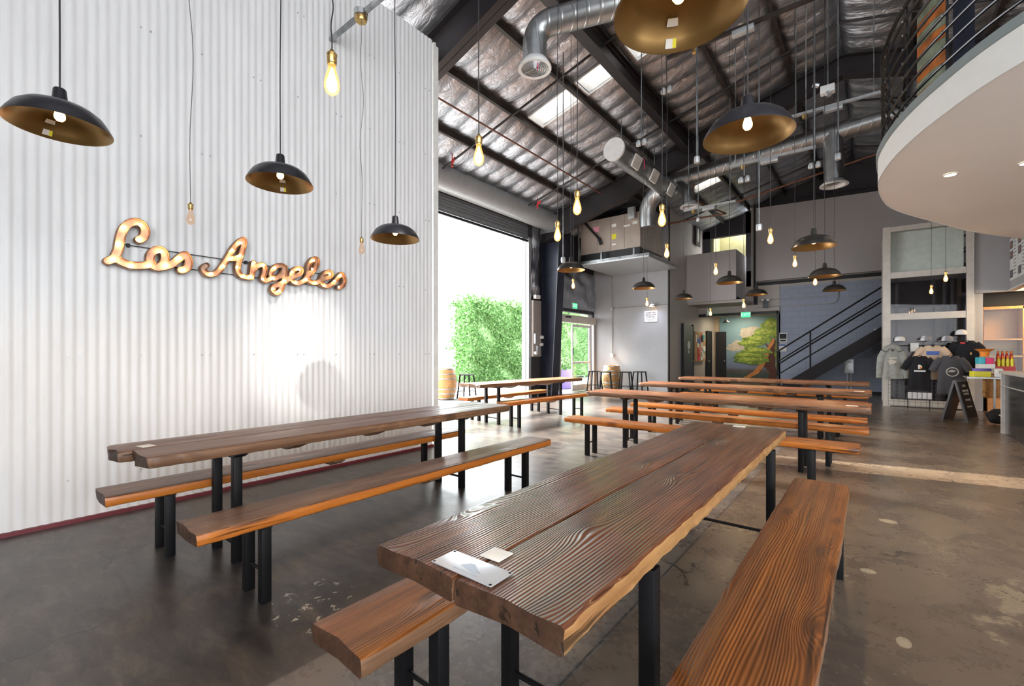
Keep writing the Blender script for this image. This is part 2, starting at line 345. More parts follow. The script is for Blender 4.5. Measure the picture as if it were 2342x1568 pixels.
def m_leaf():
    m, nt, out = new_mat('leaf'); g = NT(nt)
    tc = g.n('ShaderNodeTexCoord').outputs['Object']
    b = g.n('ShaderNodeBsdfPrincipled')
    g.l(g.ramp(g.noise(tc, 9, 4, 0.7), [(0.3, (0.04, 0.13, 0.03)), (0.5, (0.12, 0.29, 0.07)), (0.72, (0.32, 0.48, 0.20))]), b.inputs['Base Color'])
    b.inputs['Roughness'].default_value = 0.5; g.l(b.outputs[0], out.inputs[0])
m_leaf()

# ------------------------------------------------------------------ mesh builder
class MB:
    def __init__(s): s.v = []; s.f = []; s.m = []
    def add(s, vs, fs, mi=0, mtx=None):
        b = len(s.v)
        for p in vs:
            p = Vector(p)
            s.v.append(mtx @ p if mtx is not None else p)
        for f in fs: s.f.append(tuple(b+i for i in f)); s.m.append(mi)
        return s
    def box(s, c, d, mi=0, rz=0, bev=0.0, mtx=None):
        x, y, z = (q/2 for q in d)
        if bev <= 0:
            vs = [(-x,-y,-z),(x,-y,-z),(x,y,-z),(-x,y,-z),(-x,-y,z),(x,-y,z),(x,y,z),(-x,y,z)]
            fs = [(0,3,2,1),(4,5,6,7),(0,1,5,4),(1,2,6,5),(2,3,7,6),(3,0,4,7)]
        else:
            bm = bmesh.new(); bmesh.ops.create_cube(bm, size=1.0)
            for v in bm.verts: v.co = Vector((v.co.x*d[0], v.co.y*d[1], v.co.z*d[2]))
            bmesh.ops.bevel(bm, geom=list(bm.edges), offset=bev, segments=2, affect='EDGES', profile=0.6)
            bm.verts.index_update(); vs = [tuple(v.co) for v in bm.verts]; fs = [tuple(v.index for v in f.verts) for f in bm.faces]; bm.free()
        T = Matrix.Translation(Vector(c)) @ Matrix.Rotation(rz, 4, 'Z')
        if mtx is not None: T = T @ mtx
        return s.add(vs, fs, mi, T)
    def tube(s, pts, r, seg=8, mi=0, cap=True):
        pts = [Vector(p) for p in pts]; n = len(pts)
        rr = r if isinstance(r, (list, tuple)) else [r]*n
        vs = []; fs = []
        prev = None
        for i, p in enumerate(pts):
            t = (pts[min(i+1, n-1)] - pts[max(i-1, 0)])
            if t.length < 1e-9: t = Vector((0,0,1))
            t.normalize()
            if prev is None:
                a = Vector((0,0,1)) if abs(t.z) < 0.9 else Vector((1,0,0))
                u = t.cross(a).normalized()
            else:
                u = (prev - t*prev.dot(t)); u = u.normalized() if u.length > 1e-6 else t.orthogonal().normalized()
            prev = u; w = t.cross(u)
            for k in range(seg):
                an = 2*PI*k/seg; vs.append(p + (u*math.cos(an) + w*math.sin(an))*rr[i])
        for i in range(n-1):
            for k in range(seg):
                k2 = (k+1) % seg
                fs.append((i*seg+k, i*seg+k2, (i+1)*seg+k2, (i+1)*seg+k))
        if cap:
            fs.append(tuple(reversed(range(seg)))); fs.append(tuple((n-1)*seg+k for k in range(seg)))
        return s.add(vs, fs, mi)
    def lathe(s, prof, c=(0,0,0), seg=24, mi=0, mis=None, close=False):
        vs = []; fs = []; n = len(prof)
        for r, z in prof:
            for k in range(seg):
                a = 2*PI*k/seg; vs.append((c[0]+r*math.cos(a), c[1]+r*math.sin(a), c[2]+z))
        b = len(s.v)
        s.v += [Vector(v) for v in vs]
        m = n if close else n-1
        for i in range(m):
            j = (i+1) % n
            for k in range(seg):
                k2 = (k+1) % seg
                s.f.append((b+i*seg+k, b+i*seg+k2, b+j*seg+k2, b+j*seg+k)); s.m.append(mis[i] if mis else mi)
        return s
    def prism(s, poly, z0, z1, mi=0, plane='XY'):
        """poly: 2D points counter-clockwise; extruded along the third axis of the plane"""
        def P(a, b, h):
            return {'XY': (a, b, h), 'XZ': (a, h, b), 'YZ': (h, a, b)}[plane]
        n = len(poly)
        vs = [P(a, b, z0) for a, b in poly] + [P(a, b, z1) for a, b in poly]
        fs = [tuple(reversed(range(n))), tuple(range(n, 2*n))] + [(i, (i+1) % n, n+(i+1) % n, n+i) for i in range(n)]
        return s.add(vs, fs, mi)
    def build(s, name, mats, parent=None, loc=None, rz=0, smooth=True, angle=35):
        me = bpy.data.meshes.new(name); me.from_pydata(s.v, [], s.f)
        if isinstance(mats, str): mats = [mats]
        for q in mats: me.materials.append(M[q])
        for p, mi in zip(me.polygons, s.m): p.material_index = mi
        bm = bmesh.new(); bm.from_mesh(me); bmesh.ops.recalc_face_normals(bm, faces=bm.faces); bm.to_mesh(me); bm.free()
        if smooth:
            me.polygons.foreach_set('use_smooth', [True]*len(me.polygons)); me.set_sharp_from_angle(angle=math.radians(angle))
        me.update()
        o = bpy.data.objects.new(name, me); C.objects.link(o)
        if parent is not None: o.parent = parent
        if loc is not None: o.location = loc
        o.rotation_euler.z = rz
        return o
def tag(o, label=None, cat=None, group=None, kind=None):
    for k, v in (('label', label), ('category', cat), ('group', group), ('kind', kind)):
        if v: o[k] = v
    return o
def thing(name, loc, label, cat, group=None, rz=0):
    o = bpy.data.objects.new(name, None); C.objects.link(o); o.location = loc; o.rotation_euler.z = rz
    o.empty_display_size = 0.1
    return tag(o, label, cat, group)
def struct(name, mb, mats, **kw):
    o = mb.build(name, mats, **kw); o['kind'] = 'structure'; return o
def kids(o): return [c for c in bpy.data.objects if c.parent is o]
def copy_tree(o, parent=None):
    c = o.copy(); C.objects.link(c)
    if parent is not None: c.parent = parent
    for ch in kids(o): copy_tree(ch, c)
    return c
def text_obj(name, txt, size, loc, rot, m, parent=None, depth=0.002, align='CENTER', bold=0.0):
    cu = bpy.data.curves.new(name, 'FONT'); cu.body = txt; cu.size = size; cu.extrude = depth; cu.align_x = align; cu.align_y = 'CENTER'; cu.offset = bold
    tmp = bpy.data.objects.new('tmp_text', cu); C.objects.link(tmp)
    dg = bpy.context.evaluated_depsgraph_get()
    me = bpy.data.meshes.new_from_object(tmp.evaluated_get(dg)); bpy.data.objects.remove(tmp)
    me.materials.clear(); me.materials.append(M[m])
    o = bpy.data.objects.new(name, me); C.objects.link(o); o.location = loc; o.rotation_euler = rot
    if parent is not None: o.parent = parent
    return o
def roofz(x): return 7.6 - 0.27*abs(x+0.47)

# ================================================================== SETTING
XL, XO, YB, YR = -4.96, -8.1, 18.5, 15.0      # corrugated wall, outer wall, back wall, recessed side wall
b = MB(); b.add([(-8.3,-4,0),(8,-4,0),(8,22,0),(-8.3,22,0),(-8.3,-4,-.1),(8,-4,-.1),(8,22,-.1),(-8.3,22,-.1)], [(0,1,2,3),(4,7,6,5),(0,4,5,1),(1,5,6,2),(2,6,7,3),(3,7,4,0)])
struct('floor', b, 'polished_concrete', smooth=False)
b = MB(); b.box((-23.3, 12, -0.06), (30, 50, 0.1)); struct('ground_outside', b, 'concrete_out', smooth=False)

# corrugated wall: one rolled sheet profile, screws in rows
b = MB(); N = 7; pitch = 0.0675; y0, y1 = -3.0, 4.36
cnt = int((y1-y0)/pitch*N)
vs = []; fs = []
for i in range(cnt+1):
    y = y0 + (y1-y0)*i/cnt; x = XL + 0.0048*math.cos(2*PI*y/pitch)
    vs += [(x, y, 0.03), (x, y, 5.86), (x-0.02, y, 0.03), (x-0.02, y, 5.86)]
for i in range(cnt):
    q = 4*i; fs += [(q, q+4, q+5, q+1), (q+2, q+3, q+7, q+6), (q+1, q+5, q+7, q+3), (q, q+2, q+6, q+4)]
fs += [(0, 1, 3, 2), (4*cnt, 4*cnt+2, 4*cnt+3, 4*cnt+1)]
b.add(vs, fs)
for k, z in enumerate((0.34, 1.33, 2.24, 3.23, 4.17, 5.1)):
    yy = -0.78; odd = k % 2
    while yy < 4.3:
        for dy in ((0, 0.0675) if odd == 0 else (0,)):
            b.tube([(XL+0.006, yy+dy, z), (XL+0.016, yy+dy, z)], 0.007, 6, 1)
        odd ^= 1; yy += 0.455
struct('wall_left', b, ['corrugated_white', 'screw'], angle=80)
b = MB(); b.box((XL+0.012, 0.68, 0.016), (0.035, 7.36, 0.03)); struct('baseboard_left', b, 'red_trim')
b = MB(); b.box((-6.55, 4.42, 2.9), (3.2, 0.09, 5.8)); b.box((XL-0.02, 4.395, 2.92), (0.07, 0.035, 5.84)); struct('wall_left_return', b, 'white_paint', smooth=False)

# outer wall with shutter opening (Y 5..10.84) and glass door opening (Y 12.6..14.9)
b = MB()
b.box((XO-0.1, 4.6, 2.9), (0.2, 1.2, 5.8)); b.box((XO-0.1, 8.0, 5.3), (0.2, 5.7, 0.9))
b.box((XO-0.1, 11.72, 2.9), (0.2, 1.7, 5.8)); b.box((XO-0.1, 13.75, 4.25), (0.2, 2.5, 3.0)); b.box((XO-0.1, 14.96, 1.4), (0.2, 0.12, 2.8))
struct('wall_outer', b, 'dark_wall', smooth=False)
# foil faced insulation hanging on that wall
def foil_sheet(y0, y1, z0, z1, name, seed):
    r = random.Random(seed); ny, nz = 18, 30; vs = []; fs = []
    for j in range(nz+1):
        for i in range(ny+1):
            y = y0+(y1-y0)*i/ny; z = z0+(z1-z0)*j/nz
            d = 0.05*abs(math.sin(y*6.3+0.6*math.sin(z*2)))+0.03*math.sin(z*5+y*7)+0.02*math.sin(z*13+y*3)
            vs.append((XO+0.05+max(0, d), y, z))
    for j in range(nz):
        for i in range(ny):
            q = j*(ny+1)+i; fs.append((q, q+1, q+ny+2, q+ny+1))
    n = len(vs); vs += [(XO+0.005, v[1], v[2]) for v in vs]
    fs += [tuple(reversed([n+i for i in f])) for f in fs]
    m = MB(); m.add(vs, fs); struct(name, m, 'foil')
foil_sheet(10.95, 11.35, 3.08, 5.2, 'wall_outer_insulation', 1)
foil_sheet(12.5, 14.97, 2.86, 4.2, 'wall_outer_insulation_over_door', 2)

# shutter curtain, guide and housing (a roll-up door)
b = MB()
for k in range(6): b.box((XO+0.02, 8.0, 4.78+0.075*k), (0.03, 5.7, 0.07), 0, bev=0.01)
b.box((XO+0.02, 8.0, 4.70), (0.05, 5.7, 0.06), 1)
b.box((XO+0.02, 10.9, 2.4), (0.10, 0.12, 4.8), 2); b.box((XO-0.12, 10.86, 2.35), (0.14, 0.04, 4.7), 2)
struct('door_1', b, ['shutter_dark', 'near_black', 'shutter_grey'])
b = MB(); b.tube([(XO+0.36, 4.7, 5.38), (XO+0.36, 11.45, 5.38)], 0.30, 28, 0)
b.box((XO+0.36, 11.47, 5.35), (0.62, 0.03, 0.66), 1)
struct('door_1_shutter_housing', b, ['shutter_grey', 'shutter_dark'])

# wall at Y=15, corner, restroom wall, back wall
b = MB(); b.box((-6.72, 15.1, 3.4), (2.76, 0.2, 6.8)); struct('wall_entrance', b, 'blue_block' if False else 'grey_wall', smooth=False)
b = MB(); b.box((-5.34-0.05, 18.1, 3.35), (0.1, 6.0, 6.9)); struct('wall_restroom', b, 'beige_grey', smooth=False)
# recess ceiling and header with trim
b = MB(); b.box((-4.1, 19.6, 2.90), (2.6, 2.2, 0.1)); b.box((-3.97, 18.55, 3.28), (2.78, 0.12, 1.02)); b.box((-2.60, 19.55, 1.5), (0.08, 2.1, 3.0)); struct('wall_hall_header', b, 'beige_grey', smooth=False)
b = MB(); b.box((-3.98, 18.47, 2.80), (2.72, 0.05, 0.10)); b.box((-2.63, 18.47, 1.42), (0.07, 0.05, 2.84)); struct('trim_1', b, 'door_black', smooth=False)
b = MB(); b.box((-4.0, 20.72, 1.5), (2.9, 0.2, 3.2)); struct('wall_hall_end', b, 'corridor_tan', smooth=False)
b = MB(); b.box((2.68, YB+0.1, 1.85), (10.6, 0.2, 3.7)); struct('wall_back', b, 'blue_block', smooth=False)
b = MB(); b.box((2.2, YB+0.12, 5.7), (11.4, 0.2, 4.1)); b.box((-3.34, YB-0.02, 4.9), (0.12, 0.1, 3.6), 1); b.box((2.6, YB-0.05, 3.84), (11.9, 0.16, 0.10), 1)
struct('wall_back_upper', b, ['beige_grey', 'near_black'], smooth=False)
b = MB(); b.box((-4.5, YB+0.6, 6.5), (2.1, 0.2, 1.2)); b.box((-5.3, YB+0.6, 4.7), (0.5, 0.2, 3.0)); b.box((-4.28, YB+0.6, 3.9), (2.0, 0.2, 1.1)); b.box((-3.62, YB+0.6, 5.2), (0.3, 0.2, 3.0)); struct('wall_mezzanine', b, 'dark_wall', smooth=False)
b = MB(); b.box((-4.3, YB+1.6, 5.2), (1.7, 0.1, 2.6)); b.box((-5.0, YB+1.1, 5.2), (0.1, 1.0, 2.6)); struct('wall_mezzanine_room', b, 'yellow_room', smooth=False)
b = MB(); b.box((-4.45, 18.9, 3.15), (2.0, 3.6, 0.1)); struct('mezzanine_floor_slab', b, 'beige_grey', smooth=False)
b = MB(); b.box((2.7, YB-0.03, 0.05), (10.6, 0.05, 0.1)); struct('baseboard_back', b, 'near_black', smooth=False)
# gable above
b = MB(); b.prism([(-3.3, 5.0), (7.2, 5.0), (7.2, 5.6), (-0.47, 7.62), (-3.3, 6.85)], YB+0.25, YB+0.35, 0, 'XZ'); struct('wall_gable', b, 'dark_wall', smooth=False)
b = MB(); b.prism([(-3.3, 6.62), (6.9, 6.62), (6.9, 5.6), (-0.47, 7.52), (-3.3, 6.9)], YB-0.06, YB+0.0, 0, 'XZ'); struct('wall_gable_upper', b, 'dark_wall', smooth=False)

# roof: foil-faced insulation sagging between purlins, with skylight well left open
PUR = [-7.75, -6.72, -5.58, -4.50, -3.55, -2.42, -1.36, -0.47]
SKY = [(-5.52, -4.60), (-4.42, -3.72), (-3.40, -2.52)]
SKY2 = [(-4.42, -3.65)]
def in_sky(x, y):
    return (7.44 < y < 7.96 and any(a-0.001 <= x <= c+0.001 for a, c in SKY)) or (14.45 < y < 14.95 and any(a <= x <= c for a, c in SKY2))
def roof_grid(x0, x1, nx, y0, y1, ny, name):
    xs = [x0+(x1-x0)*i/nx for i in range(nx+1)]
    vs = []; fs = []
    P = [-8.8]+PUR if x1 <= 0 else [-0.47+1.05*k for k in range(9)]
    for j in range(ny+1):
        y = y0+(y1-y0)*j/ny
        for x in xs:
            k = max([p for p in P if p <= x+1e-6], default=P[0]); k2 = min([p for p in P if p > x+1e-6], default=k+1.05)
            u = (x-k)/max(1e-3, k2-k)
            fade = min(1.0, max(0.0, (abs(y-7.7)-0.26)/0.3)) if x < -2.4 and x > -5.7 else 1.0
            fade = min(fade, min(1.0, max(0.0, (abs(y-14.7)-0.26)/0.3)) if -4.5 < x < -3.6 else 1.0)
            sag = 0.06*max(0.0, math.sin(PI*u))**0.6*(0.7+0.3*math.sin(y*2.1+k*5)) + 0.085*(abs(math.sin(PI*(y/0.46)+0.35*math.sin(x*2+k)))**0.7)*max(0.0, math.sin(PI*u))**0.5
            vs.append((x, y, roofz(x) - 0.02 - sag*fade*(1 if x < 0.0 or True else 0)))
    for j in range(ny):
        for i in range(nx):
            xc = (xs[i]+xs[i+1])/2; yc = y0+(y1-y0)*(j+0.5)/ny
            if in_sky(xc, yc): continue
            q = j*(nx+1)+i; fs.append((q, q+1, q+nx+2, q+nx+1))
    m = MB(); m.add(vs, fs); o = struct(name, m, 'foil', angle=60)
    md = o.modifiers.new('thick', 'SOLIDIFY'); md.thickness = 0.03; md.offset = -1 if False else 1
    return o
roof_grid(-8.2, -0.47, 130, -3.0, 18.8, 420, 'ceiling')
roof_grid(-0.47, 7.4, 60, -3.0, 18.8, 200, 'ceiling_right')
b = MB()
b.prism([(-8.4, roofz(-8.4)+0.12), (-5.55, roofz(-5.55)+0.12), (-5.55, roofz(-5.55)+0.2), (-8.4, roofz(-8.4)+0.2)], -3, 19, 0, 'XZ')
for ya, yb in ((-3, 7.4), (8.0, 14.4), (15.0, 19)): b.prism([(-5.55, roofz(-5.55)+0.12), (-0.47, 7.72), (-0.47, 7.8), (-5.55, roofz(-5.55)+0.2)], ya, yb, 0, 'XZ')
b.prism([(-2.5, roofz(-2.5)+0.12), (-0.47, 7.72), (-0.47, 7.8), (-2.5, roofz(-2.5)+0.2)], 7.4, 8.0, 0, 'XZ')
b.prism([(-0.47, 7.72), (7.5, roofz(7.5)+0.12), (7.5, roofz(7.5)+0.2), (-0.47, 7.8)], -3, 19, 0, 'XZ')
struct('roof_deck', b, 'dark_wall', smooth=False)
for i, ((xa, xb), yc) in enumerate([(s_, 7.7) for s_ in SKY]+[(s_, 14.7) for s_ in SKY2]):
    b = MB(); za, zb = roofz(xa), roofz(xb)
    for yy in (yc-0.27, yc+0.27):
        b.prism([(xa, za-0.06), (xb, zb-0.06), (xb, zb+0.22), (xa, za+0.22)], yy-0.012, yy+0.012, 1, 'XZ')
    b.box((xa, yc, za+0.06), (0.03, 0.54, 0.26), 1); b.box((xb, yc, zb+0.06), (0.03, 0.54, 0.26), 1)
    b.prism([(xa, za+0.16), (xb, zb+0.16), (xb, zb+0.18), (xa, za+0.18)], yc-0.26, yc+0.26, 0, 'XZ')
    struct('window_%d' % (i+1), b, ['skylight_pane', 'white_metal'], smooth=False)
# purlins along Y; the heavy one is an I-beam
for x in PUR[1:-1] + [0.55, 1.6, 2.7, 3.8, 4.9, 6.0]:
    z = roofz(x)
    b = MB()
    if abs(x+3.55) < 0.01:
        b.box((x, 8.0, z-0.30), (0.022, 7.0-0.05, 0.34)); b.box((x, 8.0, z-0.12), (0.18, 6.95, 0.025)); b.box((x, 8.0, z-0.47), (0.18, 6.95, 0.025))
        struct('beam_ridge_girder', b, 'dark_beam', smooth=False)
        b = MB()
    b.box((x, 7.9, z-0.10), (0.035, 21.6, 0.16)); b.box((x+0.02, 7.9, z-0.178), (0.06, 21.6, 0.012))
    struct('beam_purlin', b, 'purlin', smooth=False)
# front and right walls behind the viewpoint, with big shop windows
b = MB()
b.box((1.1, -3.1, 6.2), (18.6, 0.2, 3.0)); b.box((1.1, -3.1, 0.15), (18.6, 0.2, 0.3))
b.box((-3.9, -3.1, 2.5), (8.6, 0.2, 4.5))
for x in (3.6, 7.1): b.box((x, -3.1, 2.5), (0.3, 0.2, 4.5))
struct('wall_front', b, 'beige_grey', smooth=False)
b = MB(); b.box((7.45, 10.75, 2.85), (0.2, 15.5, 5.7)); b.box((7.45, -0.1, 5.45), (0.2, 6.2, 0.5)); b.box((7.45, -0.1, 0.1), (0.2, 6.2, 0.2)); b.box((7.45, -0.2, 2.6), (0.12, 0.12, 5.2)); struct('wall_right', b, 'beige_grey', smooth=False)
# rigid frames
def frame(y, xcol):
    b = MB(); t = 0.05
    for z0, z1 in ((-0.16, -0.62),):
        b.prism([(-7.9, roofz(-7.9)-0.62-0.25), (-0.47, 7.6-0.58), (-0.47, 7.6-0.16), (-7.9, roofz(-7.9)-0.16)], y-0.01, y+0.01, 0, 'XZ')
        b.prism([(7.0, roofz(7.0)-0.62-0.25), (7.0, roofz(7.0)-0.16), (-0.47, 7.6-0.16), (-0.47, 7.6-0.58)], y-0.01, y+0.01, 0, 'XZ')
        for dz, dz2 in ((-0.62-0.25, -0.58), (-0.18, -0.18)):
            b.prism([(-7.9, roofz(-7.9)+dz), (-0.47, 7.6+dz2), (-0.47, 7.6+dz2+0.025), (-7.9, roofz(-7.9)+dz+0.025)], y-0.11, y+0.11, 0, 'XZ')
            b.prism([(-0.47, 7.6+dz2), (7.0, roofz(7.0)+dz), (7.0, roofz(7.0)+dz+0.025), (-0.47, 7.6+dz2+0.025)], y-0.11, y+0.11, 0, 'XZ')
    struct('beam_frame', b, 'dark_beam', smooth=False)
frame(4.62, None); frame(11.5, None)
b = MB()
b.prism([(-8.0, 0), (-7.62, 0), (-7.35, 4.75), (-8.0, 4.75)], 11.62, 11.645, 0, 'XZ')
for xa, xb in ((-8.0, -8.0), (-7.62, -7.35)):
    b.prism([(xa-0.012, 0), (xa+0.012, 0), (xb+0.012, 4.75), (xb-0.012, 4.75)], 11.44, 11.82, 0, 'XZ')
struct('column_1', b, 'navy_column', smooth=False)
# bridging rods across the bays
for i, y in enumerate((6.85, 10.05, 13.3, 16.3)):
    b = MB(); b.tube([(-7.6, y, roofz(-7.6)-0.28), (-0.5, y, 7.6-0.28)], 0.022, 8); b.tube([(-0.5, y, 7.6-0.28), (5.5, y, roofz(5.5)-0.28)], 0.022, 8)
    struct('beam_bridging', b, 'dark_beam')

# mezzanine: curved slab, fascia, coping
def catmull(P, n=8):
    out = []
    for i in range(len(P)-1):
        p0 = P[max(i-1, 0)]; p1 = P[i]; p2 = P[i+1]; p3 = P[min(i+2, len(P)-1)]
        for k in range(n):
            t = k/n
            out.append(tuple(0.5*((2*b_)+(-a+c)*t+(2*a-5*b_+4*c-d)*t*t+(-a+3*b_-3*c+d)*t**3) for a, b_, c, d in zip(p0, p1, p2, p3)))
    out.append(tuple(P[-1])); return out
OUT = catmull([(3.2, 2.9), (1.75, 3.75), (0.84, 4.72), (0.46, 5.40), (0.225, 6.05), (0.10, 6.65), (0.065, 7.15), (0.12, 7.85), (0.27, 8.51), (0.72, 9.55), (1.35, 10.85), (2.13, 12.06), (3.2, 13.3)], 6)
def offset_curve(P, d):
    out = []
    for i, p in enumerate(P):
        a = P[max(i-1, 0)]; c = P[min(i+1, len(P)-1)]
        tx, ty = c[0]-a[0], c[1]-a[1]; l = math.hypot(tx, ty); out.append((p[0]-ty/l*d, p[1]+tx/l*d))
    return out
poly = list(reversed([(7.2, 2.9)] + OUT + [(7.2, 13.3)]))
b = MB(); b.prism(poly, 3.40, 3.67); struct('mezzanine_slab', b, 'soffit_white')
b = MB(); n = len(OUT); o1 = offset_curve(OUT, 0.012); vs = []; fs = []
for (x, y), (x2, y2) in zip(OUT, o1): vs += [(x2, y2, 3.395), (x2, y2, 3.66), (x, y, 3.66), (x, y, 3.395)]
for i in range(n-1):
    for k in range(4): fs.append((4*i+k, 4*i+(k+1) % 4, 4*i+4+(k+1) % 4, 4*i+4+k))
b.add(vs, fs); struct('mezzanine_slab_fascia', b, 'fascia_white')
b = MB(); vs = []; fs = []; o2 = offset_curve(OUT, 0.03); o3 = offset_curve(OUT, -0.12)
for (x, y), (x2, y2) in zip(o3, o2): vs += [(x2, y2, 3.66), (x2, y2, 3.735), (x, y, 3.735), (x, y, 3.66)]
for i in range(n-1):
    for k in range(4): fs.append((4*i+k, 4*i+(k+1) % 4, 4*i+4+(k+1) % 4, 4*i+4+k))
b.add(vs, fs); struct('mezzanine_slab_coping', b, 'coping_grey')
b = MB(); b.box((4.9, 8.1, 5.0), (0.2, 10.4, 2.7)); struct('wall_mezzanine_right', b, 'near_black', smooth=False)
# walls around the bar
b = MB(); b.box((1.925, 14.98, 1.36), (0.135, 0.16, 2.72)); b.box((2.15, 14.98, 3.6), (0.57, 0.16, 1.74)); b.box((4.4, 14.98, 3.6), (4.0, 0.1, 1.74)); struct('wall_bar_front', b, 'grey_wall', smooth=False)
b = MB(); b.box((2.47, 12.4, 3.6), (0.09, 5.0, 1.72)); b.box((2.455, 12.4, 2.755), (0.12, 5.0, 0.035), 1); struct('wall_bar_side', b, ['grey_wall', 'white_metal'], smooth=False)
b = MB(); b.box((3.9, 16.0, 1.4), (4.0, 0.1, 2.8)); b.box((2.02, 15.6, 1.4), (0.04, 1.0, 2.8)); struct('wall_bar_back', b, 'near_black', smooth=False)

# ================================================================== TABLES AND BENCHES
def plank(L, W, T, seed, amp=0.006, live=None, x0=0.0, top=0.0, y0=0.0, endr=0.04, notch=0.0, taper=0.92, endw=1.0):
    """board with its long axis on Y, from y0 to y0+L, X centred on x0, upper face at z=top. Worn edges. materials: 0 top, 1 long sides, 2 ends, 3 other side"""
    r = random.Random(seed); ph = [r.uniform(0, 6.28) for _ in range(12)]
    n = int(L/0.030); ys = []
    for i in range(n+1):
        ys.append(i/n)
    ring = []
    c = 0.007
    h = W/2
    base = [(-h, -T+c, 1), (-h, -T*0.5, 1), (-h, -c, 1), (-h+c, 0, 0), (-h*0.5, 0, 0), (0, 0, 0), (h*0.5, 0, 0), (h-c, 0, 0), (h, -c, 3), (h, -T*0.5, 3), (h, -T+c, 3), (h-c, -T, 4), (0, -T, 4), (-h+c, -T, 4)]
    m = MB(); K = len(base)
    vs = []
    for i, u in enumerate(ys):
        y = u*L; e = min(y, L-y)
        tap = (1-(1-min(1, e/endr))**2) if e < endr else 1.0
        tap = taper + (1-taper)*tap
        for k, (x, z, _) in enumerate(base):
            s = 1 if x > 0 else -1
            a = amp*(1.0 if (live == 'r' and s > 0) or (live == 'l' and s < 0) else 1)
            nx = a*(math.sin(y*3.1+ph[0]+s)+0.7*math.sin(y*7.7+ph[1]+s*2)+0.5*math.sin(y*17+ph[2]+z*60)+0.35*math.sin(y*41+ph[3]+z*120))*0.5
            if live and ((live == 'r' and s > 0) or (live == 'l' and s < 0)): nx += -0.0035*abs(math.sin(y*9.3+ph[4])*math.sin(y*23+z*40)) + r.uniform(-0.0022, 0.0022)
            xx = x*tap + (nx if abs(x) > h*0.7 else 0)
            zz = z + (0.0010*math.sin(y*9+x*30+ph[5]) if z == 0 and abs(x) < h*0.8 else 0)
            if z < -T+2*c and abs(x) > h*0.7: zz += r.uniform(-0.003, 0.003)*(1 if live else 0.4)
            ye = y + endw*(0.012*math.sin(x*23+ph[6])+0.006*math.sin(x*61+z*50+ph[7]))*(1-min(1, e/0.10))*(1 if y < L/2 else -1)
            vs.append((x0+xx, y0+ye, top+zz))
    fs = []; ms = []
    for i in range(n):
        for k in range(K):
            k2 = (k+1) % K
            fs.append((i*K+k, i*K+k2, (i+1)*K+k2, (i+1)*K+k))
            zt = (base[k][1]+base[k2][1])/2
            if k in (0, 1): ms.append(1)
            elif k in (2, 3, 4, 5, 6, 7): ms.append(0)
            elif k in (8, 9): ms.append(3)
            else: ms.append(1 if k == 13 else 3)
    for i0, rev in ((0, False), (n, True)):
        cidx = len(vs); vs.append((x0, y0+ys[i0]*L+(-0.004 if i0 == 0 else 0.004), top-T/2))
        for k in range(K):
            k2 = (k+1) % K; f = (i0*K+k, cidx, i0*K+k2); fs.append(f if not rev else tuple(reversed(f))); ms.append(2)
    b0 = len(m.v); m.v += [Vector(v) for v in vs]; m.f += fs; m.m += ms
    return m
def legbar(x, y, z1, w=0.052, z0=0.0):
    m = MB(); m.box((x, y, (z0+z1)/2), (w, w, z1-z0), bev=0.004)
    return m
def cleat(W, y, top, T, w=0.09, taper=0.10):
    m = MB(); h = W/2
    m.prism([(-h+taper, top-T), (h-taper, top-T), (h, top-0.012), (h, top), (-h, top), (-h, top-0.012)], y-w/2, y+w/2, 0, 'XZ')
    return m
def make_table(L, W, loc, rz, label, mats, seeds, group='long wooden beer-hall tables', live=None, T=0.065, notch=0.0, H=0.78, mid=True, inset=0.135, ya=0.56, yb=0.62):
    """origin on the floor, below the middle of one short end; runs along local +Y"""
    t = thing('picnic_table', loc, label, 'table', group, rz)
    w2 = W/2
    for k, (sx, y0_, dl) in enumerate(((-1, 0.0, 0.0), (1, notch, 0.0))):
        lv = ('r' if sx > 0 and live else None)
        plank(L-y0_-dl, w2-0.0015, T, seeds+k, x0=sx*(w2/2-0.001), top=H, y0=y0_, live=lv, taper=0.985 if live else 0.92, endw=0.45 if live else 1.0, amp=0.0022 if live else 0.004).build('tabletop_plank', mats if (lv or not live) else mats[:3]+['edge_brown'], t, angle=50)
    for y in (ya, L-yb):
        for sx in (-1, 1): legbar(sx*(w2-inset), y, H-T-0.035).build('leg', 'black_steel', t)
        cleat(W-0.10, y+0.0, H-T, 0.035, 0.075, 0.05).build('bracket', 'black_steel', t, smooth=False)
        m = MB(); m.tube([(-(w2-inset), y, 0.11), (w2-inset, y, 0.11)], 0.011, 8); m.build('stretcher', 'black_steel', t)
    for y in ((0.95, L/2, L-1.0) if mid else (L/2,)): cleat(W-0.14, y, H-T, 0.055, 0.10, 0.12).build('cleat', 'edge_brown', t, smooth=False)
    return t
def make_bench(L, W, loc, rz, label, mats, seed, group='long wooden benches', T=0.062, H=0.475, mid=True):
    t = thing('wooden_bench', loc, label, 'bench', group, rz)
    plank(L, W, T, seed, x0=0, top=H, amp=0.004, taper=0.975, endw=0.4).build('seat', mats, t, angle=50)
    for y in (0.33, L-0.38):
        for sx in (-1, 1): legbar(sx*(W/2-0.045), y, H-T-0.012).build('leg', 'black_steel', t)
        m = MB(); m.box((0, y, H-T-0.006), (W-0.04, 0.06, 0.012)); m.build('bracket', 'black_steel', t, smooth=False)
        m = MB(); m.tube([(-(W/2-0.045), y, 0.16), (W/2-0.045, y, 0.16)], 0.009, 8); m.build('stretcher', 'black_steel', t)
    if mid: cleat(W-0.03, L/2, H-T, 0.045, 0.10, 0.07).build('cleat', 'edge_brown', t, smooth=False)
    return t
R90 = -PI/2      # local +Y -> world +X
TM1 = ['table_top_grey', 'edge_brown', 'end_grain', 'edge_brown']
